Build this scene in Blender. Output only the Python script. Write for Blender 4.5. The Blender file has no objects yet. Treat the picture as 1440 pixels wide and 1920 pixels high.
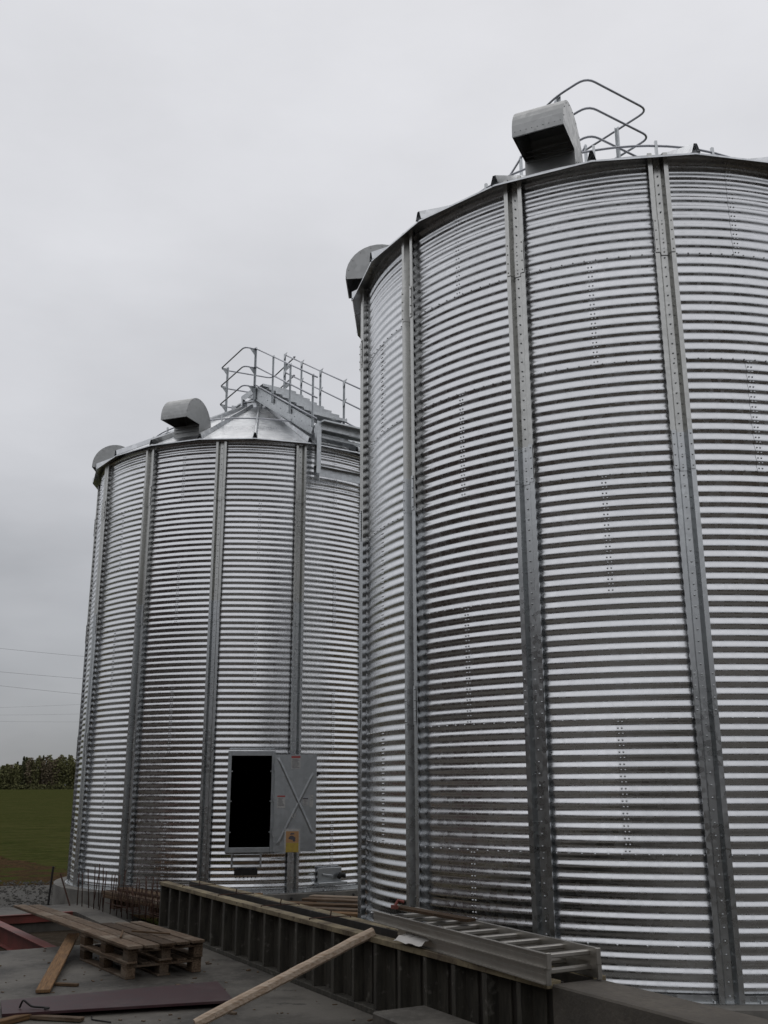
import bpy, math, random
import numpy as np
from mathutils import Vector, Matrix
random.seed(7); rng = np.random.RandomState(11)
R_ = math.radians
scn = bpy.context.scene
col = scn.collection

# ------------------------------------------------------------------ camera
CAM_H, PITCH, ROLL = 1.663, 0.27227, -0.00257
cd = bpy.data.cameras.new("camera"); cam = bpy.data.objects.new("camera", cd); col.objects.link(cam)
cd.sensor_fit = 'HORIZONTAL'; cd.sensor_width = 24.0; cd.lens = 24.0*1850.96/1440
cd.clip_start = 0.05; cd.clip_end = 6000
_r = Vector((1, 0, 0)); _f = Vector((0, math.cos(PITCH), math.sin(PITCH))); _u = _r.cross(_f)
_r2 = math.cos(ROLL)*_r + math.sin(ROLL)*_u; _u2 = -math.sin(ROLL)*_r + math.cos(ROLL)*_u
m = Matrix((_r2, _u2, -_f)).transposed().to_4x4(); m.translation = Vector((0, 0, CAM_H))
cam.matrix_world = m
scn.camera = cam
scn.render.resolution_x = 768; scn.render.resolution_y = 1024
scn.view_settings.view_transform = 'Standard'; scn.view_settings.look = 'None'
scn.view_settings.exposure = 0.0; scn.view_settings.gamma = 1

# ------------------------------------------------------------------ overcast sky + weak broad sun
SUN_EL, SUN_AZ = 58, 15     # ahead of the camera beyond the silos, behind thick cloud
w = bpy.data.worlds.new("World"); scn.world = w; w.use_nodes = True
nt = w.node_tree; nt.nodes.clear()
N = nt.nodes.new; L = nt.links.new
out = N('ShaderNodeOutputWorld'); bg = N('ShaderNodeBackground'); bg2 = N('ShaderNodeBackground'); add = N('ShaderNodeAddShader')
sky = N('ShaderNodeTexSky'); sky.sky_type = 'NISHITA'; sky.sun_disc = False
sky.sun_elevation = R_(SUN_EL); sky.sun_rotation = R_(SUN_AZ)
bg.inputs[1].default_value = 0.006
L(sky.outputs[0], bg.inputs[0])
tc = N('ShaderNodeTexCoord'); sep = N('ShaderNodeSeparateXYZ'); L(tc.outputs['Generated'], sep.inputs[0])
# stratus deck: soft cloud noise bends the brightness gradient
mp = N('ShaderNodeMapping'); mp.inputs['Scale'].default_value = (1.6, 1.6, 5.0); L(tc.outputs['Generated'], mp.inputs[0])
nz = N('ShaderNodeTexNoise'); nz.inputs['Scale'].default_value = 1.5; nz.inputs['Detail'].default_value = 5; nz.inputs['Roughness'].default_value = 0.5
L(mp.outputs[0], nz.inputs[0])
ma = N('ShaderNodeMath'); ma.operation = 'MULTIPLY_ADD'; ma.inputs[1].default_value = 0.34; ma.inputs[2].default_value = -0.17
L(nz.outputs[0], ma.inputs[0])
sm = N('ShaderNodeMath'); sm.operation = 'ADD'; L(sep.outputs[2], sm.inputs[0]); L(ma.outputs[0], sm.inputs[1])
cr = N('ShaderNodeValToRGB'); e = cr.color_ramp.elements
e[0].position = 0.0; e[0].color = (0.24, 0.25, 0.265, 1)
e[1].position = 1.0; e[1].color = (0.745, 0.748, 0.775, 1)
for p_, c_ in ((0.07, (0.312, 0.318, 0.336, 1)), (0.17, (0.435, 0.441, 0.46, 1)), (0.30, (0.572, 0.577, 0.60, 1)), (0.48, (0.69, 0.693, 0.718, 1))):
    q = e.new(p_); q.color = c_
L(sm.outputs[0], cr.inputs[0]); L(cr.outputs[0], bg2.inputs[0])
mp2 = N('ShaderNodeMapping'); mp2.inputs['Scale'].default_value = (1, 1, 2.2); mp2.inputs['Location'].default_value = (3.1, .4, .7); L(tc.outputs['Generated'], mp2.inputs[0])
nz2 = N('ShaderNodeTexNoise'); nz2.inputs['Scale'].default_value = 3.2; nz2.inputs['Detail'].default_value = 6; nz2.inputs['Roughness'].default_value = .55; L(mp2.outputs[0], nz2.inputs[0])
st2 = N('ShaderNodeMath'); st2.operation = 'MULTIPLY_ADD'; st2.inputs[1].default_value = .30; st2.inputs[2].default_value = .82; L(nz2.outputs[0], st2.inputs[0]); L(st2.outputs[0], bg2.inputs[1])
L(bg.outputs[0], add.inputs[0]); L(bg2.outputs[0], add.inputs[1]); L(add.outputs[0], out.inputs[0])
sl = bpy.data.lights.new("sun", 'SUN'); sl.energy = 0.5; sl.angle = R_(70); sl.color = (1, .97, .93)
so = bpy.data.objects.new("sun", sl); col.objects.link(so)
saz = R_(SUN_AZ); d_ = Vector((math.sin(saz)*math.cos(R_(SUN_EL)), math.cos(saz)*math.cos(R_(SUN_EL)), math.sin(R_(SUN_EL))))
so.rotation_euler = d_.to_track_quat('Z', 'Y').to_euler()
so.location = (0, 20, 30)

# ------------------------------------------------------------------ geometry helpers
class MB:
    def __init__(s): s.V = []; s.F = []
    def add(s, v, f):
        b = len(s.V); s.V.extend([tuple(x) for x in v]); s.F.extend([tuple(b+i for i in q) for q in f]); return s
    def box(s, c, ax, ay, az, sx, sy, sz):     # centre, axes, full sizes
        c = Vector(c); ax = Vector(ax).normalized()*sx/2; ay = Vector(ay).normalized()*sy/2; az = Vector(az).normalized()*sz/2
        v = [c+i*ax+j*ay+k*az for k in (-1, 1) for j in (-1, 1) for i in (-1, 1)]
        return s.add(v, [(0, 2, 3, 1), (4, 5, 7, 6), (0, 1, 5, 4), (2, 6, 7, 3), (0, 4, 6, 2), (1, 3, 7, 5)])
    def beam(s, a, b, wd, ht, up=(0, 0, 1), bev=0.0):   # rectangular bar from a to b
        a = Vector(a); b = Vector(b); d = (b-a).normalized(); x = d.cross(Vector(up)).normalized(); u = x.cross(d)
        if bev:
            o = [(-wd/2+bev, -ht/2), (wd/2-bev, -ht/2), (wd/2, -ht/2+bev), (wd/2, ht/2-bev), (wd/2-bev, ht/2), (-wd/2+bev, ht/2), (-wd/2, ht/2-bev), (-wd/2, -ht/2+bev)]
        else:
            o = [(-wd/2, -ht/2), (wd/2, -ht/2), (wd/2, ht/2), (-wd/2, ht/2)]
        n = len(o); v = [a+x*p+u*q for p, q in o]+[b+x*p+u*q for p, q in o]
        f = [(i, (i+1) % n, n+(i+1) % n, n+i) for i in range(n)]+[tuple(range(n))[::-1], tuple(range(n, 2*n))]
        return s.add(v, f)
    def tube(s, P, r, n=8, cap=True):
        P = [Vector(p) for p in P]; rings = []; x = None
        rr = r if isinstance(r, (list, tuple)) else [r]*len(P)
        for i, p in enumerate(P):
            if i == 0: t = P[1]-P[0]
            elif i == len(P)-1: t = P[-1]-P[-2]
            else: t = (P[i+1]-p).normalized()+(p-P[i-1]).normalized()
            t.normalize()
            if x is None: x = t.cross(Vector((0.13, 0.31, 0.94))).normalized()
            else: x = (x-t*x.dot(t)).normalized()
            y = t.cross(x)
            rings.append([p+(x*math.cos(2*math.pi*k/n)+y*math.sin(2*math.pi*k/n))*rr[i] for k in range(n)])
        v = [q for g in rings for q in g]; f = []
        for i in range(len(P)-1):
            for k in range(n): f.append((i*n+k, i*n+(k+1) % n, (i+1)*n+(k+1) % n, (i+1)*n+k))
        if cap: f += [tuple(range(n))[::-1], tuple((len(P)-1)*n+k for k in range(n))]
        return s.add(v, f)
    def prism(s, poly, h0, h1):                # horizontal polygon extruded in z
        n = len(poly); v = [(p[0], p[1], h0) for p in poly]+[(p[0], p[1], h1) for p in poly]
        return s.add(v, [tuple(range(n))[::-1], tuple(range(n, 2*n))]+[(i, (i+1) % n, n+(i+1) % n, n+i) for i in range(n)])
    def bolt(s, p, nrm, r=0.011, h=0.009):
        p = Vector(p); nrm = Vector(nrm).normalized(); x = nrm.cross(Vector((0, 0, 1)))
        x = x.normalized() if x.length > .1 else Vector((1, 0, 0)); y = nrm.cross(x)
        cs = [(math.cos(k*math.pi/3), math.sin(k*math.pi/3)) for k in range(6)]
        v = [p-nrm*.002+(x*a+y*b)*r for a, b in cs]+[p+nrm*h*.75+(x*a+y*b)*r*.75 for a, b in cs]+[p+nrm*h]
        return s.add(v, [(k, (k+1) % 6, 6+(k+1) % 6, 6+k) for k in range(6)]+[(6+k, 6+(k+1) % 6, 12) for k in range(6)])

def rnd(P, rad=.12, n=5):                      # round the corners of a polyline
    P = [Vector(p) for p in P]; o = [P[0]]
    for i in range(1, len(P)-1):
        a = (P[i-1]-P[i]); b = (P[i+1]-P[i]); ra = min(rad, a.length*.45, b.length*.45)
        p0 = P[i]+a.normalized()*ra; p1 = P[i]+b.normalized()*ra
        for k in range(n+1):
            t = k/n; o.append(p0*(1-t)**2+P[i]*2*t*(1-t)+p1*t*t)
    o.append(P[-1]); return o

def obj(name, mb, mat, parent=None, smooth=False, bevel=0.0, origin=None, label=None):
    """one mesh object; coordinates given in world space (parents are never rotated unless local=True)"""
    me = bpy.data.meshes.new(name)
    off = Vector((0, 0, 0)); p = parent
    while p is not None: off += p.location; p = p.parent
    if origin is not None: off = Vector(origin)
    me.from_pydata([(v[0]-off.x, v[1]-off.y, v[2]-off.z) for v in mb.V], [], mb.F)
    for mm in (mat if isinstance(mat, (list, tuple)) else [mat]): me.materials.append(mm)
    if smooth: me.shade_smooth()
    me.update()
    o = bpy.data.objects.new(name, me); col.objects.link(o)
    if parent is not None: o.parent = parent
    elif origin is not None: o.location = origin
    if bevel:
        b = o.modifiers.new("bevel", 'BEVEL'); b.width = bevel; b.segments = 1; b.limit_method = 'ANGLE'
    if label: o["label"] = label
    return o
def tag(o, label, cat, group=None):
    o["label"] = label; o["category"] = cat
    if group: o["group"] = group
    return o
def thing(name, loc, label, cat, group=None):
    o = bpy.data.objects.new(name, None); o.location = loc; o.empty_display_size = .2; col.objects.link(o)
    return tag(o, label, cat, group)
def kind(o, k): o["kind"] = k; return o

# ------------------------------------------------------------------ materials
def mat(name, base, rough=.6, metal=0.0, noise=None, bump=None, spec=.5, extra=None):
    """noise = (scale, second colour, lo, hi[, stretch]); bump = (scale, strength, distance)"""
    mt = bpy.data.materials.new(name); mt.use_nodes = True; t = mt.node_tree; b = t.nodes['Principled BSDF']
    b.inputs['Base Color'].default_value = (*base, 1); b.inputs['Roughness'].default_value = rough
    b.inputs['Metallic'].default_value = metal; b.inputs['Specular IOR Level'].default_value = spec
    c = t.nodes.new('ShaderNodeTexCoord')
    last = None
    for nzp in (noise or []):
        sc, c2, lo, hi = nzp[:4]; st = nzp[4] if len(nzp) > 4 else (1, 1, 1)
        mpn = t.nodes.new('ShaderNodeMapping'); mpn.inputs['Scale'].default_value = st; t.links.new(c.outputs['Object'], mpn.inputs[0])
        n = t.nodes.new('ShaderNodeTexNoise'); n.inputs['Scale'].default_value = sc; n.inputs['Detail'].default_value = 6; n.inputs['Roughness'].default_value = .6
        t.links.new(mpn.outputs[0], n.inputs[0])
        rp = t.nodes.new('ShaderNodeMapRange'); rp.inputs[1].default_value = lo; rp.inputs[2].default_value = hi
        t.links.new(n.outputs[0], rp.inputs[0])
        mx = t.nodes.new('ShaderNodeMix'); mx.data_type = 'RGBA'; t.links.new(rp.outputs[0], mx.inputs[0])
        if last is None: mx.inputs[6].default_value = (*base, 1)
        else: t.links.new(last, mx.inputs[6])
        mx.inputs[7].default_value = (*c2, 1); last = mx.outputs[2]
    if last is not None: t.links.new(last, b.inputs['Base Color'])
    if bump:
        prev = None
        for sc, stg, dist in bump:
            n = t.nodes.new('ShaderNodeTexNoise'); n.inputs['Scale'].default_value = sc; n.inputs['Detail'].default_value = 5
            t.links.new(c.outputs['Object'], n.inputs[0])
            bp = t.nodes.new('ShaderNodeBump'); bp.inputs['Strength'].default_value = stg; bp.inputs['Distance'].default_value = dist
            t.links.new(n.outputs[0], bp.inputs['Height'])
            if prev: t.links.new(prev, bp.inputs['Normal'])
            prev = bp.outputs[0]
        t.links.new(prev, b.inputs['Normal'])
    return mt

def galv(name, base, rough, spangle=.12, streak=0.0, scale=28, bumpd=.0006, radial=False, inside=False):
    """hot dip zinc: metallic with spangle variation in colour and gloss"""
    mt = bpy.data.materials.new(name); mt.use_nodes = True; t = mt.node_tree; b = t.nodes['Principled BSDF']; k = t.links.new
    b.inputs['Metallic'].default_value = 1.0
    c = t.nodes.new('ShaderNodeTexCoord')
    vo = t.nodes.new('ShaderNodeTexVoronoi'); vo.inputs['Scale'].default_value = scale; k(c.outputs['Object'], vo.inputs[0])
    se = t.nodes.new('ShaderNodeSeparateColor'); k(vo.outputs['Color'], se.inputs[0])
    n = t.nodes.new('ShaderNodeTexNoise'); n.inputs['Scale'].default_value = 1.3; n.inputs['Detail'].default_value = 7; k(c.outputs['Object'], n.inputs[0])
    a = t.nodes.new('ShaderNodeMath'); a.operation = 'MULTIPLY_ADD'; a.inputs[1].default_value = spangle; a.inputs[2].default_value = 1-spangle/2; k(se.outputs[0], a.inputs[0])
    a2 = t.nodes.new('ShaderNodeMath'); a2.operation = 'MULTIPLY_ADD'; a2.inputs[1].default_value = .24; a2.inputs[2].default_value = .88; k(n.outputs[0], a2.inputs[0])
    m1 = t.nodes.new('ShaderNodeMath'); m1.operation = 'MULTIPLY'; k(a.outputs[0], m1.inputs[0]); k(a2.outputs[0], m1.inputs[1])
    lastv = m1.outputs[0]
    if streak:
        mp = t.nodes.new('ShaderNodeMapping'); k(c.outputs['Object'], mp.inputs[0])
        mp.inputs['Scale'].default_value = (14, 14, .7) if not radial else (30, 3, 3)
        n2 = t.nodes.new('ShaderNodeTexNoise'); n2.inputs['Scale'].default_value = 1; n2.inputs['Detail'].default_value = 4; k(mp.outputs[0], n2.inputs[0])
        a3 = t.nodes.new('ShaderNodeMath'); a3.operation = 'MULTIPLY_ADD'; a3.inputs[1].default_value = streak*2; a3.inputs[2].default_value = 1-streak; k(n2.outputs[0], a3.inputs[0])
        m2 = t.nodes.new('ShaderNodeMath'); m2.operation = 'MULTIPLY'; k(lastv, m2.inputs[0]); k(a3.outputs[0], m2.inputs[1]); lastv = m2.outputs[0]
    v = t.nodes.new('ShaderNodeVectorMath'); v.operation = 'SCALE'; v.inputs[0].default_value = base; k(lastv, v.inputs['Scale'])
    k(v.outputs[0], b.inputs['Base Color'])
    r1 = t.nodes.new('ShaderNodeMath'); r1.operation = 'MULTIPLY_ADD'; r1.inputs[1].default_value = .12; r1.inputs[2].default_value = rough-.06; k(se.outputs[1], r1.inputs[0])
    r2 = t.nodes.new('ShaderNodeMath'); r2.operation = 'MULTIPLY_ADD'; r2.inputs[1].default_value = .16; k(n.outputs[0], r2.inputs[0]); k(r1.outputs[0], r2.inputs[2])
    r3 = t.nodes.new('ShaderNodeMath'); r3.operation = 'SUBTRACT'; r3.inputs[1].default_value = .08; k(r2.outputs[0], r3.inputs[0]); k(r3.outputs[0], b.inputs['Roughness'])
    n3 = t.nodes.new('ShaderNodeTexNoise'); n3.inputs['Scale'].default_value = 5; n3.inputs['Detail'].default_value = 3; k(c.outputs['Object'], n3.inputs[0])
    bp = t.nodes.new('ShaderNodeBump'); bp.inputs['Strength'].default_value = .5; bp.inputs['Distance'].default_value = bumpd*3; k(n3.outputs[0], bp.inputs['Height'])
    if bumpd: k(bp.outputs[0], b.inputs['Normal'])
    if inside:       # every rolled sheet has its own zinc tone
        an = t.nodes.new('ShaderNodeAttribute'); an.attribute_name = "tone"
        v2 = t.nodes.new('ShaderNodeVectorMath'); v2.operation = 'SCALE'; k(v.outputs[0], v2.inputs[0]); k(an.outputs['Fac'], v2.inputs['Scale']); k(v2.outputs[0], b.inputs['Base Color'])
    if inside:       # inner face coloured dark, standing in for the unlit interior's shade
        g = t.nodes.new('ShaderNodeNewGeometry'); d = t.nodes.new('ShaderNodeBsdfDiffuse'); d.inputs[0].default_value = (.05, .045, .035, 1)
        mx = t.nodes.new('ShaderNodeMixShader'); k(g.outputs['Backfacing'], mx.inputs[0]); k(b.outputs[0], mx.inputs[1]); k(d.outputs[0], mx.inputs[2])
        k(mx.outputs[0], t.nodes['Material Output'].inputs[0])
    return mt

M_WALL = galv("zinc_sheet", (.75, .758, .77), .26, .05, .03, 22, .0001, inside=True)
M_STIFF = galv("zinc_section", (.54, .555, .56), .31, .06, .04, 24, 0)
M_STIFU = galv("zinc_section_weathered", (.52, .52, .50), .31, .08, .06, 24, 0)
M_ROOF = galv("zinc_roof", (.60, .615, .63), .33, .22, .10, 10, .0012)
M_RAIL = galv("zinc_pipe", (.46, .47, .50), .38, .1, 0, 40)
M_STEP = galv("zinc_steps", (.55, .57, .58), .42, .14, .06, 24)
M_VENT = galv("zinc_vent_dull", (.38, .385, .38), .5, .06, .03, 14)
M_DOOR = galv("zinc_door", (.44, .46, .47), .46, .12, .08, 16)
M_ALU = galv("aluminium_ladder", (.44, .42, .385), .44, .05, .14, 9)
M_CONC = mat("concrete_pad", (.125, .115, .098), .7, noise=[(1.1, (.040, .036, .030), .40, .62), (14, (.14, .13, .115), .5, .9), (4.5, (.030, .027, .023), .60, .70), (90, (.17, .16, .14), .62, .72)], bump=[(60, .3, .004), (6, .35, .015)], spec=.4)
M_CONW = mat("concrete_wall_rough", (.12, .105, .085), .9, noise=[(2.2, (.05, .045, .037), .35, .7), (25, (.08, .07, .06), .4, .7)], bump=[(40, .5, .006), (5, .4, .02)])
M_CONF = mat("concrete_foundation", (.20, .19, .17), .88, noise=[(3, (.10, .095, .085), .4, .7)], bump=[(40, .4, .005)])
M_GRAV = mat("gravel", (.15, .145, .135), 1, noise=[(45, (.05, .048, .045), .45, .65), (1.2, (.10, .095, .085), .4, .7)], bump=[(38, 1, .03), (90, .8, .012)], spec=.1)
M_SOIL = mat("bare_soil", (.080, .050, .027), 1, noise=[(9, (.035, .027, .018), .4, .65), (1.1, (.050, .056, .018), .50, .62), (30, (.12, .09, .06), .62, .75)], bump=[(20, 1, .05), (70, .6, .02)], spec=0)
M_YARD = mat("trodden_yard", (.060, .048, .036), .95, noise=[(.5, (.04, .034, .027), .4, .6), (6, (.09, .075, .06), .5, .75)], bump=[(8, .8, .06)], spec=0)
M_FIELD = mat("sown_field", (.058, .060, .020), 1, noise=[(.09, (.044, .050, .014), .35, .65), (5, (.060, .046, .026), .48, .70), (.5, (.026, .034, .010), .44, .62, (1, 5, 1)), (2.5, (.078, .082, .030), .52, .70, (1, 3, 1))], bump=[(12, .8, .06)], spec=0)
def wood(name, a, b, c=None):
    mt = mat(name, a, .8, noise=[(5, b, .38, .66, (1, 14, 14)), (1.7, c or b, .5, .75), (22, (.03, .02, .013), .66, .74)], bump=[(30, .35, .004), (7, .4, .006)], spec=.25)
    t = mt.node_tree; b_ = t.nodes['Principled BSDF']; src = b_.inputs['Base Color'].links[0].from_socket
    oi = t.nodes.new('ShaderNodeObjectInfo'); mr = t.nodes.new('ShaderNodeMapRange'); mr.inputs[3].default_value = .62; mr.inputs[4].default_value = 1.3; t.links.new(oi.outputs['Random'], mr.inputs[0])
    vm = t.nodes.new('ShaderNodeVectorMath'); vm.operation = 'SCALE'; t.links.new(src, vm.inputs[0]); t.links.new(mr.outputs[0], vm.inputs['Scale']); t.links.new(vm.outputs[0], b_.inputs['Base Color'])
    return mt
# wood grain runs along local X for planks authored along X; world-authored pieces use an isotropic mix
M_WOODG = wood("timber_grey_worn", (.165, .115, .076), (.058, .038, .024), (.25, .21, .165))
M_WOODO = wood("timber_fresh_orange", (.22, .125, .055), (.10, .055, .028), (.15, .10, .06))
M_WOODB = wood("timber_brown_wet", (.12, .075, .042), (.045, .028, .016))
M_WOODP = wood("timber_pale", (.44, .36, .28), (.27, .19, .13), (.33, .27, .21))
M_PLY = mat("form_plywood_dark", (.018, .015, .012), .6, noise=[(3, (.034, .028, .021), .4, .7, (4, 4, 1)), (7, (.09, .085, .075), .62, .75)], bump=[(20, .3, .003)])
M_STUD = mat("form_stud", (.062, .056, .043), .8, noise=[(4, (.030, .027, .021), .35, .65, (6, 6, 1)), (9, (.15, .14, .12), .60, .72)], bump=[(25, .4, .004)])
M_RAILT = mat("form_top_rail", (.26, .215, .13), .8, noise=[(3, (.10, .075, .045), .4, .62), (14, (.06, .04, .025), .55, .7)], bump=[(25, .4, .004)])
M_RUST = mat("rusty_rebar", (.060, .024, .014), .85, noise=[(12, (.035, .02, .014), .4, .7)], bump=[(80, .5, .002)])
M_DKSTEEL = mat("dark_steel", (.03, .028, .028), .6, metal=.6)
M_RED = mat("red_primer", (.20, .045, .035), .6, noise=[(3, (.12, .035, .025), .4, .65), (16, (.10, .06, .045), .6, .75)], bump=[(30, .2, .003)])
M_MAROON = mat("film_faced_board", (.044, .017, .020), .55, noise=[(1.6, (.070, .045, .045), .52, .75), (9, (.035, .022, .024), .5, .7)], bump=[(20, .15, .002)], spec=.3)
M_WHITE = mat("sticker_white", (.50, .50, .48), .5, noise=[(30, (.38, .38, .38), .4, .7)])
M_REDST = mat("sticker_red", (.40, .08, .07), .5)
M_INK = mat("sticker_ink", (.09, .085, .10), .6)
M_YEL = mat("sticker_yellow", (.48, .36, .06), .5, noise=[(14, (.40, .26, .06), .4, .7)])
M_TAN = mat("sticker_orange", (.46, .26, .12), .5)
M_WIRE = mat("conductor", (.16, .16, .165), .8)
M_BLACK = mat("black_cap", (.02, .02, .02), .7)

# ------------------------------------------------------------------ setting: ground
OX = Vector((.49, -.87, 0)).normalized(); NX = Vector((-OX.y, OX.x, 0))     # along the trench wall, and across it towards the silos
L0 = Vector((-2.94, 14.27, 0))
def FP(s, n, z=0.0): q = L0+OX*s+NX*n; return Vector((q.x, q.y, z))
ZG = -.15
# far field: one sheet rising very gently to the wood
mb = MB()
rows = [-200, -40, -10, 5, 14, 18, 24, 32, 42, 60, 90, 130, 180, 240, 320, 430, 700, 3000]
cols_ = [-2500, -800, -400, -200, -100, -60, -40, -25, -15, -8, 0, 8, 15, 25, 40, 60, 100, 200, 400, 800, 2500]
def gz(x, y):
    t = min(1, max(0, (y-34)/380)); return -.42+1.75*(t*t*(3-2*t))
# the pad and its pit stand clear of the sheet: it lies 0.42 below datum, pit hangs in an opening
ys = rows; xs = cols_
v = [(x, y, gz(x, y)) for y in ys for x in xs]; nx = len(xs)
f = []
for j in range(len(ys)-1):
    for i in range(nx-1):
        f.append((j*nx+i, j*nx+i+1, (j+1)*nx+i+1, (j+1)*nx+i))
mb.add(v, f)
kind(obj("ground", mb, M_FIELD, smooth=True), 'structure')
# bare soil verge with a ragged border, gravel in front of it
def ragged(pts, amp, z, seedv, sub=14):
    r = random.Random(seedv); o = []
    for i in range(len(pts)):
        a = Vector(pts[i]); b = Vector(pts[(i+1) % len(pts)])
        am = min(amp, (b-a).length/sub*.9); dn = (b-a).normalized(); pn_ = Vector((-dn.y, dn.x))
        for k in range(sub):
            p = a.lerp(b, k/sub)+(pn_*r.uniform(-am, am) if k else pn_*0); o.append((p.x, p.y, z))
    return o
def sheet(name, pts, z, m_):
    mb = MB(); n = len(pts)
    mb.add([(p[0], p[1], z) for p in pts], [tuple(range(n))]); return kind(obj(name, mb, m_), 'structure')
sheet("farm_yard", ragged([(-70, -60), (90, -60), (90, 24), (24, 20), (16, 10), (8, 14), (-2, 17.0), (-5.7, 16.8), (-9, 16.6), (-70, 16.3)][::1], .1, 0, 8, 10), -.405, M_YARD)
sheet("soil_verge", ragged([(-60, 16.5), (-5.7, 17.0), (-2.0, 17.2), (8, 14), (16, 10), (24, 20), (16, 29), (0, 27), (-7.5, 26.3), (-13, 34), (-30, 46), (-60, 60)], .9, 0, 3, 34), -.390, M_SOIL)
sheet("gravel_path", ragged([(-60, 16.2), (-5.7, 16.9), (-3.0, 16.6), (-3, 22.5), (-6.6, 23.2), (-8.4, 22.8), (-12, 23.6), (-60, 27)], .16, 0, 5, 22), -.375, M_GRAV)
# scattered stones on verge and gravel (uncountable)
mb = MB(); r = random.Random(5)
for i in range(2600):
    y = r.uniform(17.2, 24); x = r.uniform(-13, -4.8)
    if (x+2.74)**2+(y-20.37)**2 < 13: continue
    s = r.uniform(.012, .04)*(1.6 if r.random() < .04 else 1); z = -.375+s*.3
    cs = [(math.cos(a)*s*r.uniform(.7, 1.2), math.sin(a)*s*r.uniform(.7, 1.2)) for a in (0, 1.25, 2.5, 3.8, 5)]
    mb.add([(x+a, y+b, z-s*.3) for a, b in cs]+[(x+a*.6, y+b*.6, z+s*.5) for a, b in cs], [(k, (k+1) % 5, 5+(k+1) % 5, 5+k) for k in range(5)]+[(5, 6, 7, 8, 9)])
kind(obj("loose_gravel", mb, M_GRAV), 'stuff')
# concrete pad with the pit left open
PO = Vector((-3.72, 12.84, 0))+NX*.75+OX*.03; E1 = -OX; E2 = -NX        # pit: from PO away along E1, left along E2
PL, PW, PD = 3.42, 5.95, 2.3
pit = [PO, PO+E2*PW, PO+E2*PW+E1*PL, PO+E1*PL]
def P2(v, z): return (v.x, v.y, z)
mb = MB(); TH = .35
def slabpoly(poly): mb.prism([(p.x, p.y) for p in poly], ZG-TH, ZG)
def PQ(a, b): return PO+E1*a+E2*b
slabpoly([PQ(-18, -4.85), PQ(0, -4.85), PQ(0, 9), PQ(-18, 9)][::-1])             # camera side
slabpoly([PQ(0, -.37), PQ(PL, -.37), PQ(PL, 0), PQ(0, 0)][::-1])             # right of the pit
slabpoly([PQ(PL, -.37), PQ(PL+1.1, -.37), PQ(PL+1.1, 9), PQ(PL, 9)][::-1])   # beyond the pit
slabpoly([PQ(0, PW), PQ(PL, PW), PQ(PL, 9), PQ(0, 9)][::-1])
kind(obj("concrete_pad", mb, M_CONC), 'structure')
mb = MB()   # pit walls and floor
for a, b in ((pit[0], pit[1]), (pit[1], pit[2]), (pit[2], pit[3]), (pit[3], pit[0])):
    d = (b-a).normalized(); nrm = Vector((d.y, -d.x, 0)); c = (pit[0]+pit[2])/2
    if (a-c).dot(nrm) < 0: nrm = -nrm
    m0 = (a+b)/2+nrm*.08
    mb.box((m0.x, m0.y, ZG-TH/2-PD/2-.0), d, nrm, (0, 0, 1), (b-a).length+.3, .156, PD-TH+.02)
c = (pit[0]+pit[2])/2
mb.box((c.x, c.y, ZG-PD-.05), E1, E2, (0, 0, 1), PL+.3, PW+.3, .1)
kind(obj("pit", mb, M_CONW), 'structure')

# ------------------------------------------------------------------ silos
LAM = .1016; RH = 11*LAM; NR = 7; RS = 3.228; HW = NR*RH; AMP = .0064
def pol(C, az, r, z): return Vector((C.x+r*math.sin(az), C.y-r*math.cos(az), z))
def nor(az): return Vector((math.sin(az), -math.cos(az), 0))
def tan_(az): return Vector((math.cos(az), math.sin(az), 0))
SLOPE = math.tan(R_(31)); RE = 3.405; ZE = 7.82
def zroof(r): return ZE+(RE-r)*SLOPE

def wall_mesh(C, ph, parity, hole=None):
    V = []; F = []; TN = []; rt = random.Random(int(C.x*10))
    da = 2*math.pi/7; ns = 30; nz_ = 88
    for k in range(NR):
        for j in range(7):
            a0 = ph+(2*j+.5+((k+parity) % 2))*da/2
            A = np.linspace(a0-.010, a0+da+.010, ns+1)
            z = np.linspace(k*RH-(.022 if k else 0), (k+1)*RH+(.018 if k < NR-1 else 0), nz_+3)
            AA, ZZ = np.meshgrid(A, z)
            tA = (AA-a0)/da; tz = (ZZ-k*RH)/RH
            r = RS+AMP*np.cos(2*math.pi*ZZ/LAM)+.0028*(1-tA)+.0028*(1-tz)
            b = len(V); TN.extend([rt.uniform(.90, 1.04)]*AA.size)
            X = C.x+r*np.sin(AA); Y = C.y-r*np.cos(AA)
            V.extend(zip(X.ravel().tolist(), Y.ravel().tolist(), ZZ.ravel().tolist()))
            for i in range(nz_+2):
                zc = (z[i]+z[i+1])/2
                for q in range(ns):
                    if hole:
                        ac = (A[q]+A[q+1])/2; dd = (ac-hole[0]+math.pi) % (2*math.pi)-math.pi
                        if abs(dd) < hole[1] and hole[2] < zc < hole[3]: continue
                    p0 = b+i*(ns+1)+q; F.append((p0, p0+1, p0+ns+2, p0+ns+1))
    return V, F, TN

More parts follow.
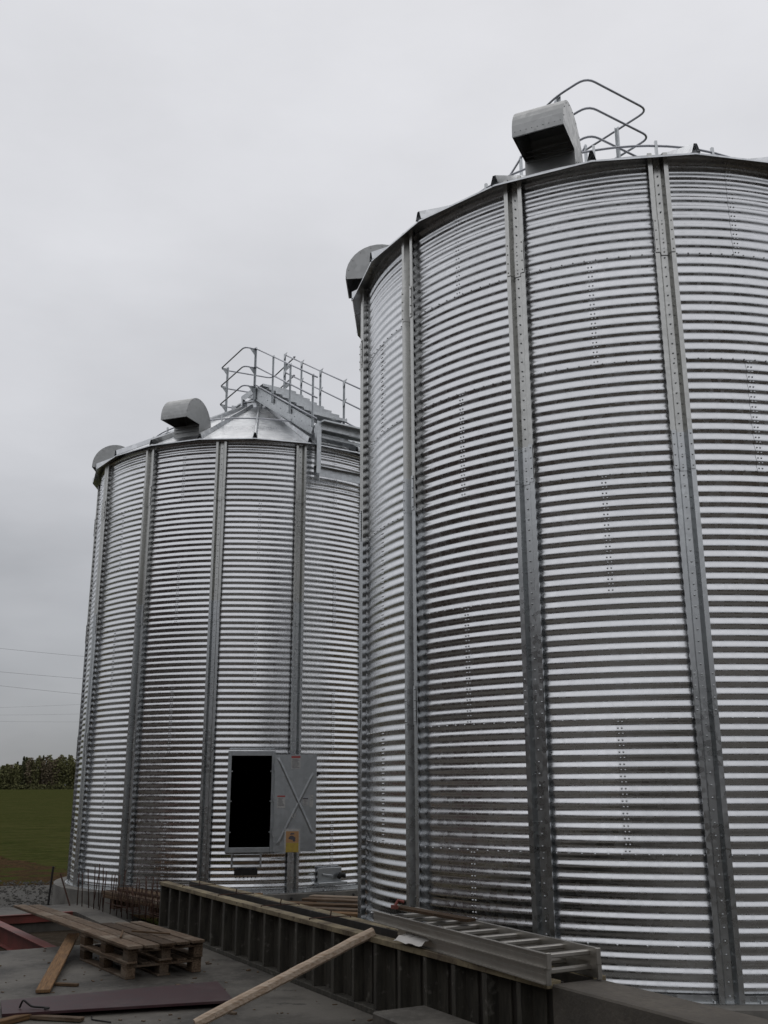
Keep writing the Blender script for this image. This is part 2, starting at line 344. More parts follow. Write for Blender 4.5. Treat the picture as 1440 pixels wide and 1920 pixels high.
def silo(name, C, ph, rib0, parity, label, door, dz):
    ZE = 7.82+dz
    def zroof(r): return ZE+(RE-r)*SLOPE
    root = thing(name, (C.x, C.y, 0), label, "grain silo", "corrugated steel silos on concrete rings")
    hole = (R_(8.9), .114, .70, 2.20) if door else None
    V, F, TN = wall_mesh(C, ph, parity, hole)
    mb = MB(); mb.V = V; mb.F = F
    # bolts: vertical laps, horizontal laps, anchor row
    da = 2*math.pi/7
    def facing(a):       # no bolts on the far side nobody can reach to see
        d = (a+R_(10)+math.pi) % (2*math.pi)-math.pi; return abs(d) < R_(115)
    for k in range(NR):
        for j in range(7):
            a0 = ph+(2*j+.5+((k+parity) % 2))*da/2
            if not facing(a0): continue
            for i in range(22):
                z = k*RH+(i+.5)*LAM/2
                if hole and abs(a0-hole[0]) < hole[1]+.02 and hole[2]-.1 < z < hole[3]+.1: continue
                if hole and abs(a0-2*math.pi-hole[0]) < hole[1]+.02 and hole[2]-.1 < z < hole[3]+.1: continue
                for dx in (-.013, .020):
                    a = a0+(dx+(.006 if i % 2 else 0))/RS
                    rr = RS+AMP*math.cos(2*math.pi*z/LAM)+.0055
                    mb.bolt(pol(C, a, rr, z), nor(a), .0095, .009)
        if k:
            n = 182
            for i in range(n):
                a = 2*math.pi*i/n
                if hole and abs((a-hole[0]+math.pi) % (2*math.pi)-math.pi) < hole[1]+.01 and hole[2] < k*RH < hole[3]: continue
                if facing(a): mb.bolt(pol(C, a, RS+AMP+.004, k*RH-.004), nor(a), .0095, .009)
    for i in range(84):
        a = 2*math.pi*(i+.5)/84
        if facing(a): mb.bolt(pol(C, a, RS+AMP+.004, 4*LAM), nor(a), .011, .010)
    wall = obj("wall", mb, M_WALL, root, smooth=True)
    at_ = wall.data.attributes.new("tone", 'FLOAT', 'POINT'); at_.data.foreach_set("value", TN+[.8]*(len(mb.V)-len(TN)))
    # base angle ring
    mb = MB(); n = 112
    for (r0, z0, r1, z1) in ((RS+.012, .055, RS+.016, .006), (RS+.016, .006, RS+.085, .006), (RS+.085, .006, RS+.085, .001)):
        b = len(mb.V)
        for i in range(n):
            a = 2*math.pi*i/n; mb.V.append(tuple(pol(C, a, r0, z0))); mb.V.append(tuple(pol(C, a, r1, z1)))
        for i in range(n): j = (i+1) % n; mb.F.append((b+2*i, b+2*i+1, b+2*j+1, b+2*j))
    for i in range(56): a = 2*math.pi*i/56; mb.bolt(pol(C, a, RS+.05, .007), (0, 0, 1), .016, .02)
    obj("base_angle", mb, M_STIFF, root)
    # stiffeners: hat section, three lengths spliced
    r0 = RS+AMP+.003
    prof = [(-.100, .058), (-.098, .066), (-.056, .066), (-.030, .003), (.030, .003), (.056, .066), (.098, .066), (.100, .058)]
    for k in range(14):
        a = ph+k*da/2; mb = MB(); T = tan_(a); Nn = nor(a)
        nlow = None
        for (za, zb, o) in ((.0, 2.30, .004), (2.27, 4.50, .002), (4.47, 6.74, .0), (6.71, 7.80, -.002)):
            pts = [(u*(1+o*3), d+o) for u, d in prof]
            base = [pol(C, a, r0, 0)+T*u+Nn*d for u, d in pts]
            v = [Vector((q.x, q.y, za)) for q in base]+[Vector((q.x, q.y, zb)) for q in base]; nn = len(base)
            # inner skin a few millimetres behind gives the sheet thickness
            bi = [pol(C, a, r0, 0)+T*u+Nn*(d-.004) for u, d in pts]
            v += [Vector((q.x, q.y, za)) for q in bi]+[Vector((q.x, q.y, zb)) for q in bi]
            f = [(i, i+1, nn+i+1, nn+i) for i in range(nn-1)]+[(2*nn+i+1, 2*nn+i, 3*nn+i, 3*nn+i+1) for i in range(nn-1)]
            f += [(i+1, i, 2*nn+i, 2*nn+i+1) for i in range(nn-1)]+[(nn+i, nn+i+1, 3*nn+i+1, 3*nn+i) for i in range(nn-1)]
            f += [(0, nn, 3*nn, 2*nn), (nn-1, 3*nn-1, 4*nn-1, 2*nn-1)]
            mb.add(v, f)
            if za < 3 and zb > 4: nlow = len(mb.F)
        nseg = len(mb.F)
        if facing(a):
            for i in range(77):
                z = (i+.5)*LAM
                mb.bolt(pol(C, a, r0+.008, z), Nn, .0095, .009)
        st = obj("stiffener", mb, [M_STIFF, M_STIFU], root)
        st.data.polygons.foreach_set("material_index", [1 if nlow <= i < nseg else 0 for i in range(len(mb.F))]); st.data.update()
        if facing(a):
            for zc in (2.30, 4.50, 6.72):
                mb = MB(); hh = .17
                pts = [(u*.97, d+.009) for u, d in prof[1:-1]]
                base = [pol(C, a, r0, 0)+T*u+Nn*d for u, d in pts]; nn = len(base)
                lo = zc-.04; hi = zc+2*hh
                v = [Vector((q.x, q.y, lo)) for q in base]+[Vector((q.x, q.y, hi)) for q in base]
                mb.add(v, [(i, i+1, nn+i+1, nn+i) for i in range(nn-1)])
                for i in range(4):
                    zb = lo+.035+i*(hi-lo-.07)/3
                    for u, d in ((-.077, .075), (.077, .075), (0, .012)): mb.bolt(pol(C, a, r0+d, zb)+T*u, Nn, .0095, .01)
                obj("splice_plate", mb, M_STIFU if zc > 5 else M_STIFF, st)
    # roof: 21 flat panels, drip lip, ribs
    mb = MB(); NP = 21; dp = 2*math.pi/NP; RC = .46
    for i in range(NP):
        a0 = rib0+i*dp; a1 = a0+dp
        # panel split in strips so the streaks follow; slight dish
        b = [pol(C, a0, RE, ZE), pol(C, a1, RE, ZE), pol(C, a1, RC, zroof(RC)), pol(C, a0, RC, zroof(RC))]
        mb.add(b, [(0, 1, 2, 3)])
        lo = [pol(C, a0, RE+.002, ZE), pol(C, a1, RE+.002, ZE), pol(C, a1, RE+.004, ZE-.02), pol(C, a0, RE+.004, ZE-.02)]
        mb.add(lo, [(0, 3, 2, 1)])
        un = [pol(C, a0, RE, ZE-.012), pol(C, a1, RE, ZE-.012), pol(C, a1, RS-.02, zroof(RS)-.02), pol(C, a0, RS-.02, zroof(RS)-.02)]
        mb.add(un, [(0, 3, 2, 1)])
        # closure strip between wall top and roof, set inside the eave
        for z0, z1, rr in ((HW-.03, zroof(RS)-.03, RS-.012),):
            cl = [pol(C, a0, rr+.0, z0), pol(C, a1, rr, z0), pol(C, a1, rr, z1), pol(C, a0, rr, z1)]
            mb.add(cl, [(0, 1, 2, 3)])
    roof = obj("roof", mb, M_ROOF, root)
    for i in range(NP):
        a = rib0+i*dp; T = tan_(a); mb = MB(); v = []
        for r_, hw, hh in ((RE+.012, .045, .105), (RE-.30, .042, .095), (RC+.05, .022, .07)):
            c0 = pol(C, a, r_, zroof(r_)+.001)
            v += [c0-T*hw, c0-T*hw*.35+Vector((0, 0, hh)), c0+T*hw*.35+Vector((0, 0, hh)), c0+T*hw]
        mb.add(v, [(4*s+q, 4*s+q+1, 4*s+q+5, 4*s+q+4) for s in range(2) for q in range(3)])
        # dark closure foam just inside the open end
        c0 = pol(C, a, RE-.01, zroof(RE-.01)+.001)
        obj("roof_rib", mb, M_ROOF, roof)
    # peak collar and lid
    mb = MB(); n = 28
    prof2 = [(RC+.03, zroof(RC)-.02), (RC+.03, zroof(RC)+.10), (RC+.06, zroof(RC)+.10), (RC+.06, zroof(RC)+.13), (.30, zroof(RC)+.24), (.28, zroof(RC)+.27), (.0, zroof(RC)+.30)]
    for r_, z_ in prof2:
        for i in range(n): mb.V.append(tuple(pol(C, 2*math.pi*i/n, max(r_, .001), z_)))
    for s in range(len(prof2)-1):
        for i in range(n): j = (i+1) % n; mb.F.append((s*n+i, s*n+j, (s+1)*n+j, (s+1)*n+i))
    for i in range(8):
        a = 2*math.pi*(i+.3)/8; c0 = pol(C, a, RC+.10, zroof(RC)+.08)
        mb.box(c0, tan_(a), nor(a), (0, 0, 1), .04, .10, .14)
    obj("peak_lid", mb, M_ROOF, root)
    # safety ring on brackets
    mb = MB(); RR = 2.30; RZ = .08 if dz else 0
    mb.tube([pol(C, 2*math.pi*i/72, RR, zroof(RR)+.135+RZ) for i in range(73)], .015, 6, cap=False)
    ring = obj("safety_ring", mb, M_RAIL, root, smooth=True)
    for i in range(NP):
        mb = MB(); a = rib0+i*dp; q = pol(C, a, RR, zroof(RR)+.08); mb.box(q+Vector((0, 0, .03+RZ/2)), tan_(a), nor(a), (0, 0, 1), .03, .03, .17+RZ)
        mb.box(q-Vector((0, 0, .0)), tan_(a), Vector((nor(a).x, nor(a).y, -SLOPE)), (0, 0, 1), .05, .16, .012)
        obj("ring_bracket", mb, M_STIFF, ring)
    # gooseneck vents
    for i, av in enumerate((rib0-1.5*dp, rib0-5.5*dp)):
        T = tan_(av); Nn = nor(av); W = .54; mb = MB()
        arc = [(2.56, zroof(2.56)-.03)]+[(3.02-(.46 if math.cos(t) > 0 else .46)*math.cos(t), 8.30+dz+.45*math.sin(t)) for t in np.linspace(.05, math.pi, 18)]+[(3.48, 8.245+dz)]
        back = [(3.0, zroof(3.0)-.03), (3.0, 8.265+dz)]
        th = .012
        # top skin (outer + inner)
        for sgn in (0, 1):
            pr = arc if sgn == 0 else [(3.0+(q[0]-3.0)*(1-th/.44), 8.3+(q[1]-8.3)*(1-th/.44)) if 0 < i2 < len(arc)-1 else (q[0]+(th if i2 == 0 else -th), q[1]) for i2, q in enumerate(arc)]
            v = []
            for r_, z_ in pr:
                c0 = pol(C, av, r_, z_); v += [c0-T*W/2, c0+T*W/2]
            mb.add(v, [(2*q, 2*q+1, 2*q+3, 2*q+2) for q in range(len(pr)-1)])
        for sd in (-1, 1):
            for o in (0, th):
                poly = [pol(C, av, r_, z_)+T*sd*(W/2-o) for r_, z_ in arc]+[pol(C, av, 3.0, 8.262+dz)+T*sd*(W/2-o), pol(C, av, 3.0, zroof(3.0)-.03)+T*sd*(W/2-o)]
                mb.add(poly, [tuple(range(len(poly)))])
        # folded rims
        mb.add([pol(C, av, 3.0, zroof(3.0)-.03)-T*W/2, pol(C, av, 3.0, zroof(3.0)-.03)+T*W/2, pol(C, av, 3.0, 8.262+dz)+T*W/2, pol(C, av, 3.0, 8.262+dz)-T*W/2], [(0, 1, 2, 3)])
        mb.box(pol(C, av, 3.472, 8.26+dz), T, Nn, (0, 0, 1), W, .014, .03)
        for sd in (-1, 1):
            for r_, z_ in arc[1:-1:2]: mb.bolt(pol(C, av, 3.02+(r_-3.02)*.93, 8.3+dz+(z_-8.3-dz)*.93)+T*sd*(W/2+.001), T*sd, .008, .006)
            for q_ in range(4): mb.bolt(pol(C, av, 2.62+q_*.11, zroof(2.62+q_*.11)+.04)+T*sd*(W/2+.001), T*sd, .008, .006)
        for q_ in range(9): mb.bolt(pol(C, av, 3.48, 8.30+dz)+T*(-W/2+.03+q_*(W-.06)/8), Nn, .007, .005)
        v_ = obj("roof_vent", mb, M_VENT, root)
        mb = MB()
        for k in range(3): mb.box(pol(C, av, 3.01, 8.255-.0)+Nn*.0+Vector((0, 0, -.06*k)), T, Nn, (0, 0, 1), W-.04, .012, .012)
        obj("vent_flange", mb, M_VENT, v_)
    return root, roof

CA = Vector((2.988, 11.876, 0)); CB = Vector((-2.743, 20.374, 0))
siloA, roofA = silo("grain_silo", CA, R_(-81.26), R_(1.9), 1, "nearest corrugated steel silo filling the right side, its wall running out of the picture", False, -.10)
siloB, roofB = silo("grain_silo", CB, R_(-81.13), R_(6.6), 0, "farther corrugated steel silo with open hatch and roof stairs, standing left behind", True, 0)

# silo concrete rings
for nm, C, lab in (("foundation_ring", CA, "round concrete ring under the nearest silo"), ("foundation_ring", CB, "round concrete ring under the farther silo with the hatch")):
    mb = MB(); mb.prism([(C.x+3.52*math.cos(t), C.y+3.52*math.sin(t)) for t in np.linspace(0, 2*math.pi, 72, endpoint=False)], -.55, 0)
    tag(obj(nm, mb, M_CONF, origin=(C.x, C.y, -.55)), lab, "foundation", "concrete rings under the silos")

# ------------------------------------------------------------------ roof stairs and peak rails (part of each silo)
AZ = math.atan2(CA.x-CB.x, -(CA.y-CB.y)); U = Vector((math.sin(AZ), -math.cos(AZ), 0)); Vv = Vector((math.cos(AZ), math.sin(AZ), 0))
def stairs(C, root, sg, vis):
    """sg=+1: stairs run from the peak along +U; -1 the other way"""
    u = U*sg; v = Vv*sg
    def Q(s, w_, z): q = C+u*s+v*w_; return Vector((q.x, q.y, z))
    DZ = -.60                                        # stair pitch
    def zs(s): return 9.86+(s-.71)*DZ*1.04           # top edge of stringers
    mb = MB(); s = .80 if sg > 0 else 1.4; k = 0
    while s < 3.15:                                   # treads: plank with folded lips
        z = zs(s)+.095
        mb.box(Q(s, 0, z), u, v, (0, 0, 1), .27, .80, .006)
        mb.box(Q(s+.135, 0, z-.025), u, v, (0, 0, 1), .006, .80, .055)
        mb.box(Q(s-.135, 0, z-.025), u, v, (0, 0, 1), .006, .80, .055)
        s += .30
    st = obj("roof_stairs", mb, M_STEP, root)
    for w_ in (-.41, .41):
        sa = .45 if sg > 0 else 1.25; mb = MB(); a = Q(sa, w_, zs(sa)-.13); b = Q(3.12, w_, zs(3.12)-.13)
        mb.beam(a, b, .006, .26)
        mb.beam(a+Vector((0, 0, .13)), b+Vector((0, 0, .13)), .04, .006)
        mb.beam(a-Vector((0, 0, .13)), b-Vector((0, 0, .13)), .04, .006)
        for k in range(9):
            q = a.lerp(b, (k+.5)/9); mb.bolt(q+v*(-.004 if w_ < 0 else .004), v*(-1 if w_ < 0 else 1), .012, .01)
        obj("stringer", mb, M_STEP, st)
    # side rails
    tl = [(.62, 10.82), (3.16, 9.27)]
    for w_, ss in ((-.44, (.62, 1.46, 2.22, 3.14)), (.44, (.30, 1.08, 1.90, 2.84))):
        mb = MB()
        for dz in (0, .42, .84):
            m_ = -.61
            s0 = ss[0]; s1 = 3.30 if w_ < 0 else 3.75
            P = [Q(s0, w_, 10.82+(s0-.62)*m_-dz), Q(s1, w_, 10.82+(s1-.62)*m_-dz)]
            mb.tube(P, .0165, 8)
        hr = obj("handrail", mb, M_RAIL, st, smooth=True)
        for s_ in ss:
            mb = MB(); zt = 10.84+(s_-.62)*-.61; zb = zs(s_)-.12
            mb.beam(Q(s_, w_, zb), Q(s_, w_, zt), .045, .006, up=u); mb.beam(Q(s_, w_, zb)+u*.02, Q(s_, w_, zt)+u*.02, .006, .045, up=u)
            if w_ > 0 and sg > 0:
                for dz in (0, .42, .84):           # gusset plates at each rail
                    q = Q(s_, w_, zt-.02-dz); mb.add([q-v*.03, q-v*.03+u*.16, q-v*.03-Vector((0, 0, .14)), q-v*.024, q-v*.024+u*.16, q-v*.024-Vector((0, 0, .14))], [(0, 1, 2), (5, 4, 3), (0, 3, 4, 1), (1, 4, 5, 2), (2, 5, 3, 0)])
            obj("rail_post", mb, M_STEP, st)
    # landing at the eave, held by an angle frame on the wall
    mb = MB()
    for k in range(2): mb.box(Q(3.27+.20*k, .45, 8.235), u, v, (0, 0, 1), .18, 1.75, .03)
    ld = obj("landing", mb, M_STEP, root)
    mb = MB()
    for s_, z_ in ((3.20, 8.15), (3.26, 8.02), (3.40, 8.15)):
        mb.beam(Q(s_, -.42, z_), Q(s_, 1.32, z_), .05, .10 if z_ > 8.1 else .05)
    mb.tube([Q(3.15, -.42, 7.93), Q(3.15, 1.25, 7.93)], .03, 8)
    obj("landing_beam", mb, M_STEP, ld)
    mb = MB(); z0 = 7.10
    mb.beam(Q(3.36, -.45, 8.24), Q(3.36, -.45, z0), .006, .19, up=u)
    mb.beam(Q(3.46, -.47, 8.24), Q(3.46, -.47, z0+.12), .09, .006, up=u)
    mb.beam(Q(3.37, -.52, 7.29), Q(3.37, 1.3, 7.29), .006, .17)
    mb.beam(Q(3.41, -.52, 7.37), Q(3.41, 1.3, 7.37), .09, .006)
    r2 = random.Random(3)
    for k in range(18):
        mb.bolt(Q(3.46+r2.uniform(-.01, .01), -.52+.09*(k % 2), 7.26+k*.052), -v, .008, .006)
    obj("landing_bracket", mb, M_STEP, ld)
    return st
stB = stairs(CB, siloB, 1, True)
stA = stairs(CA, siloA, -1, False)
def peakrail(C, root, corners, posts, z, levels, name="peak_handrail", gus=True):
    """corner list in (s, w); closed U of three pipes round the peak platform"""
    def Q(s, w_, z): q = C+U*s+Vv*w_; return Vector((q.x, q.y, z))
    mb = MB()
    for dz in levels: mb.tube(rnd([Q(s, w_, z-dz) for s, w_ in corners], .16), .0165, 8)
    h = obj(name, mb, M_RAIL, root, smooth=True)
    for s, w_ in posts:
        mb = MB(); mb.beam(Q(s, w_, z+.03), Q(s, w_, 9.62), .06, .006, up=U); mb.beam(Q(s, w_, z+.03)+U*.03, Q(s, w_, 9.62)+U*.03, .006, .045, up=U)
        for dz in (levels if gus else ()):
            q = Q(s, w_, z-dz-.0); sgn = -1 if w_ < 0 else 1
            mb.add([q+Vv*.0, q+Vv*.006, q+Vv*.006+Vv*sgn*.16, q+Vv*sgn*.16, q-Vector((0, 0, .18)), q+Vv*.006-Vector((0, 0, .18))], [(0, 3, 4), (1, 5, 2), (0, 1, 2, 3), (3, 2, 5, 4)])
        obj("rail_post", mb, M_STEP, h)
    return h
peakrail(CB, siloB, [(.62, -.44), (.60, -.70), (-.78, -.63), (-.58, .59), (.76, .45), (.72, .43)], [(.62, -.44), (-.66, -.50), (.28, .46)], 10.80, (0, .44, .88))
peakrail(CA, siloA, [(-.70, -.62), (-.06, -.70), (.45, -.63), (.46, .57), (-.12, .53), (-.80, .48)], [(-.06, -.66), (-.10, .52)], 10.80, (0, .44, .88), gus=False)
# platform plate round each peak
for C, rt in ((CB, siloB),):
    mb = MB(); c0 = C+U*.25; mb.box((c0.x, c0.y, 9.93), U, Vv, (0, 0, 1), .55, .84, .02)
    for w_ in (-.42, .42): c1 = c0+Vv*w_; mb.box((c1.x, c1.y, 9.87), U, Vv, (0, 0, 1), .62, .006, .14)
    obj("peak_platform", mb, M_STEP, rt)

# ------------------------------------------------------------------ hatch on the farther silo
ah = R_(8.9); Th = tan_(ah); Nh = nor(ah)
def H(t, d, z): q = pol(CB, ah, RS+d, z)+Th*t; return q
mb = MB(); ow, zb, zt = .335, .72, 2.185
D0 = .06
mb.box(H(-ow-.03, D0-.02, (zb+zt)/2), Th, Nh, (0, 0, 1), .06, .10, zt-zb+.16)
mb.box(H(ow+.03, D0-.02, (zb+zt)/2), Th, Nh, (0, 0, 1), .06, .10, zt-zb+.16)
mb.box(H(0, D0-.02, zt+.04), Th, Nh, (0, 0, 1), 2*ow, .10, .08)
mb.box(H(0, D0-.02, zb-.04), Th, Nh, (0, 0, 1), 2*ow, .10, .08)
for k in range(12): mb.bolt(H(-ow-.03, D0+.031, zb+k*(zt-zb)/11), Nh, .008, .007)
for z in (.96, 1.45, 1.93):
    for t in (-ow+.012, ow-.012): mb.box(H(t, D0+.03, z), Th, Nh, (0, 0, 1), .024, .02, .02)
fr = obj("hatch_frame", mb, M_DOOR, siloB, bevel=.004)
# leaf: swung fully open, parallel to the picture, in front of the stiffener
hx = CB.x+.905; hy = CB.y-3.285; LW = .70; lz0, lz1 = .655, 2.205
LX = Vector((1, .02, 0)).normalized(); LY = Vector((LX.y, -LX.x, 0))      # LY faces the camera
def D(t, d, z): return Vector((hx, hy, z))+LX*t+LY*d
mb = MB(); zc = (lz0+lz1)/2
mb.box(D(LW/2, 0, zc), LX, LY, (0, 0, 1), LW, .006, lz1-lz0)
for t in (.004, LW-.004): mb.box(D(t, -.02, zc), LX, LY, (0, 0, 1), .006, .04, lz1-lz0)
for z in (lz0+.003, lz1-.003): mb.box(D(LW/2, -.02, z), LX, LY, (0, 0, 1), LW-.02, .04, .006)
# pressed cross: two shallow ridges, each with two sloping faces
def ridge(p, q, wd, h):
    p = Vector(p); q = Vector(q); d = (q-p).normalized(); x = d.cross(LY).normalized()*wd/2
    v = [p-x, p+x, p+LY*h+d*.08, q-x, q+x, q+LY*h-d*.08]
    mb.add(v, [(0, 2, 5, 3), (1, 4, 5, 2), (0, 1, 2), (3, 5, 4)])
ridge(D(.05, .004, lz1-.05), D(LW-.05, .004, lz0+.28), .055, .009)
c_ = D(LW/2, .004, (lz1+lz0)/2+.11)
ridge(D(LW-.05, .0045, lz1-.30), D(.07, .0045, lz0+.10), .055, .006)
leaf = obj("hatch_leaf", mb, M_DOOR, siloB)
def multi(name, lst, parent):
    """one mesh, several materials: [(MB, material), ...]"""
    big = MB(); idx = []
    for q, _ in lst: idx += [len([1 for p_ in lst[:lst.index((q, _))]])]*len(q.F); big.add(q.V, q.F)
    o = obj(name, big, [m_ for _, m_ in lst], parent); o.data.polygons.foreach_set("material_index", idx); o.data.update(); return o
def sticker(t0, t1, z0, z1, head, lines, m_=M_WHITE, hm=M_REDST, hh=.035):
    d = .0075; a0 = MB(); a0.box(D((t0+t1)/2, d, (z0+z1)/2), LX, LY, (0, 0, 1), t1-t0, .002, z1-z0); lst = [(a0, m_)]
    if head:
        d2 = MB(); d2.box(D((t0+t1)/2, d+.0025, z1-hh/2), LX, LY, (0, 0, 1), t1-t0-.004, .002, hh); lst.append((d2, hm))
    d3 = MB(); z = z1-(hh if head else 0)-.02; rr = random.Random(int(t0*100)); k = 0
    while z > z0+.012 and k < lines:
        a = t0+.012+rr.uniform(0, .01); b = t1-.012-rr.uniform(0, .04)
        d3.box(D((a+b)/2, d+.0025, z), LX, LY, (0, 0, 1), b-a, .002, .005); z -= .019; k += 1
    if d3.V: lst.append((d3, M_INK))
    return multi("warning_sticker", lst, leaf)
# sits above the cross ridge faces where they overlap
sticker(.27, .425, 1.97, 2.18, True, 8)
sticker(.05, .185, 1.34, 1.54, True, 7, hh=.022)
sticker(.475, .565, 1.38, 1.50, True, 4, hm=M_INK, hh=.02)
sticker(.59, .650, 1.35, 1.55, False, 8)
mb = MB()
for q in ((.30, 1.22, .03, .05), (.355, 1.235, .02, .05), (.33, 1.19, .05, .012)): mb.box(D(q[0], .021, q[1]), LX, LY, (0, 0, 1), q[2], .002, q[3])
obj("faded_stencil", mb, M_WHITE, leaf)
p0 = MB(); p0.box(D(.315, .0115, .83), LX, LY, (0, 0, 1), .26, .002, .37)
p1 = MB(); p1.box(D(.315, .014, .885), LX, LY, (0, 0, 1), .21, .002, .18)
p2 = MB(); p2.box(D(.315, .014, .72), LX, LY, (0, 0, 1), .21, .002, .146)
p3 = MB()
for q in ((.305, .875, .045), (.335, .865, .035), (.345, .83, .025), (.272, .865, .022), (.31, .935, .02), (.335, .935, .016), (.29, .93, .014)):
    c0 = D(q[0], .016, q[1]); mb_ = [c0+LX*q[2]*math.cos(t)+Vector((0, 0, q[2]*.75*math.sin(t))) for t in np.linspace(0, 2*math.pi, 9)[:-1]]; p3.add([v_+LY*(q[2]*.02) for v_ in mb_], [tuple(range(8))])
multi("poster", [(p0, M_WHITE), (p1, M_TAN), (p2, M_YEL), (p3, M_INK)], leaf)
for z in (.95, 1.5, 2.0):
    mb = MB(); mb.tube([D(-.012, .0, z-.06), D(-.012, 0, z+.06)], .014, 8); mb.box(D(.02, -.008, z), LX, LY, (0, 0, 1), .06, .006, .09); obj("hinge", mb, M_DOOR, leaf)
mb = MB(); ar = R_(29.5)
mb.beam(pol(CB, ar, RS+.035, .93), pol(CB, ar, RS+.035, 1.92), .022, .012); mb.box(pol(CB, ar, RS+.03, 1.90), tan_(ar), nor(ar), (0, 0, 1), .06, .03, .04)
obj("latch_bar", mb, M_DKSTEEL, siloB)
# plate and step under the hatch, scuffed outlet cover right of it
mb = MB(); a1 = R_(8.2)
for i in range(41):
    z = .415+.215*i/40; rr_ = RS+.022+AMP*math.cos(2*math.pi*z/LAM)*.95+.010*math.sin(math.pi*i/40)
    for q in range(9): mb.V.append(tuple(pol(CB, a1+(-.21+.42*q/8)/RS, rr_, z)))
for i in range(40):
    for q in range(8): mb.F.append((i*9+q, i*9+q+1, i*9+q+10, i*9+q+9))
for t in (-.235, .235): mb.box(pol(CB, a1, RS+.03, .52)+tan_(a1)*t, tan_(a1), nor(a1), (0, 0, 1), .03, .04, .24)
obj("sight_plate", mb, M_ROOF, siloB)
mb = MB(); mb.box(pol(CB, a1, RS+.05, .335), tan_(a1), nor(a1), (0, 0, 1), .38, .05, .09)
for k in range(6): mb.bolt(pol(CB, a1, RS+.08, .26)+tan_(a1)*(-.16+k*.064), nor(a1), .013, .012)
obj("entry_step", mb, M_DKSTEEL, siloB)
mb = MB(); a2 = R_(33.5)
mb.box(pol(CB, a2, RS+.04, .25), tan_(a2), nor(a2), (0, 0, 1), .46, .05, .24); mb.box(pol(CB, a2, RS+.10, .12), tan_(a2), nor(a2), (0, 0, 1), .56, .16, .05)
mb.box(pol(CB, a2, RS+.075, .25)+tan_(a2)*-.05, tan_(a2)+Vector((0, 0, -.15)), nor(a2), (0, 0, 1), .20, .02, .03)
oc = obj("outlet_cover", mb, M_DOOR, siloB, bevel=.006)
mb = MB(); q = pol(CB, a2, RS+.14, .20)+tan_(a2)*.19; mb.tube([q-tan_(a2)*.07, q-tan_(a2)*.03+Vector((0, 0, .05)), q+tan_(a2)*.04+Vector((0, 0, .05)), q+tan_(a2)*.06], [.03, .045, .045, .02], 10); obj("outlet_crank", mb, M_BLACK, oc, smooth=True)

# ------------------------------------------------------------------ trench wall: two form panels, cast wall beyond
ZT = .45
FL = 8.34
for nm, n0, sgn, lab in (("formwork_panel", 0.0, -1, "long ribbed formwork panel facing the pallets, its pale top rail running to the ladder"),
                         ("formwork_panel", .25, 1, "ribbed formwork panel on the silo side of the trench wall, parallel behind the facing one")):
    root = thing(nm, tuple(FP(FL/2, n0, ZG)), lab, "formwork", "formwork panels of the trench wall")
    a = FP(0, n0+sgn*-.0, 0); mb = MB()
    s0 = 0 if sgn < 0 else .15
    c0 = FP((FL+s0)/2, n0+sgn*.0, 0)
    mb.box((c0.x, c0.y, (ZG+ZT)/2), OX, NX, (0, 0, 1), FL-s0, .021, ZT-ZG-.01)
    obj("panel_face", mb, M_PLY, root)
    k = 0; s = .06 if sgn < 0 else .2
    rr = random.Random(9+int(sgn))
    while s < FL-.03:
        mb = MB(); q = FP(s, n0+sgn*.065, 0); wd = .05+rr.uniform(-.008, .012)
        mb.box((q.x, q.y, (ZG+.045+ZT-.047)/2), OX, NX, (0, 0, 1), wd, .108, ZT-ZG-.094)
        q2 = FP(s+wd*.5+.075, n0+sgn*.018, 0); mb.box((q2.x, q2.y, (ZG+.045+ZT-.047)/2), OX, NX, (0, 0, 1), .15, .012, ZT-ZG-.094)
        obj("stud", mb, M_STUD, root); s += .398
    # rails in three lengths with slight misfit
    cuts = [s0, 2.75, 5.55, FL]
    for i in range(3):
        mb = MB(); a = FP(cuts[i]+.004, n0+sgn*.068+rr.uniform(-.004, .004), ZT-.022+rr.uniform(-.004, .004)); b = FP(cuts[i+1]-.004, n0+sgn*.068+rr.uniform(-.006, .006), ZT-.022+rr.uniform(-.004, .004))
        mb.beam(a, b, .118, .045); obj("top_rail", mb, M_RAILT, root, bevel=.003)
        mb = MB(); a.z = b.z = ZG+.022; mb.beam(a, b, .118, .045); obj("bottom_rail", mb, M_STUD, root, bevel=.003)
# cast wall continuing to the right, and the set concrete between the panels
mb = MB(); a = FP(FL+.006, -.10, 0); b = FP(13.5, -.10, 0); c = FP(13.5, .30, 0); d = FP(FL+.006, .30, 0)
mb.prism([(a.x, a.y), (b.x, b.y), (c.x, c.y), (d.x, d.y)], ZG-.2, ZT-.01)
tag(obj("concrete_wall", mb, M_CONW, bevel=.012, origin=tuple(FP(11, .1, ZG))), "rough cast concrete wall carrying on from the formwork towards the lower right corner", "wall")
mb = MB(); q = FP((FL+.2)/2, .125, 0); mb.box((q.x, q.y, (ZG+.12)/2), OX, NX, (0, 0, 1), FL-.1, .222, .12-ZG)
tag(obj("cast_core", mb, M_CONW, origin=tuple(FP(4, .12, ZG))), "fresh concrete cast between the two formwork panels", "wall")
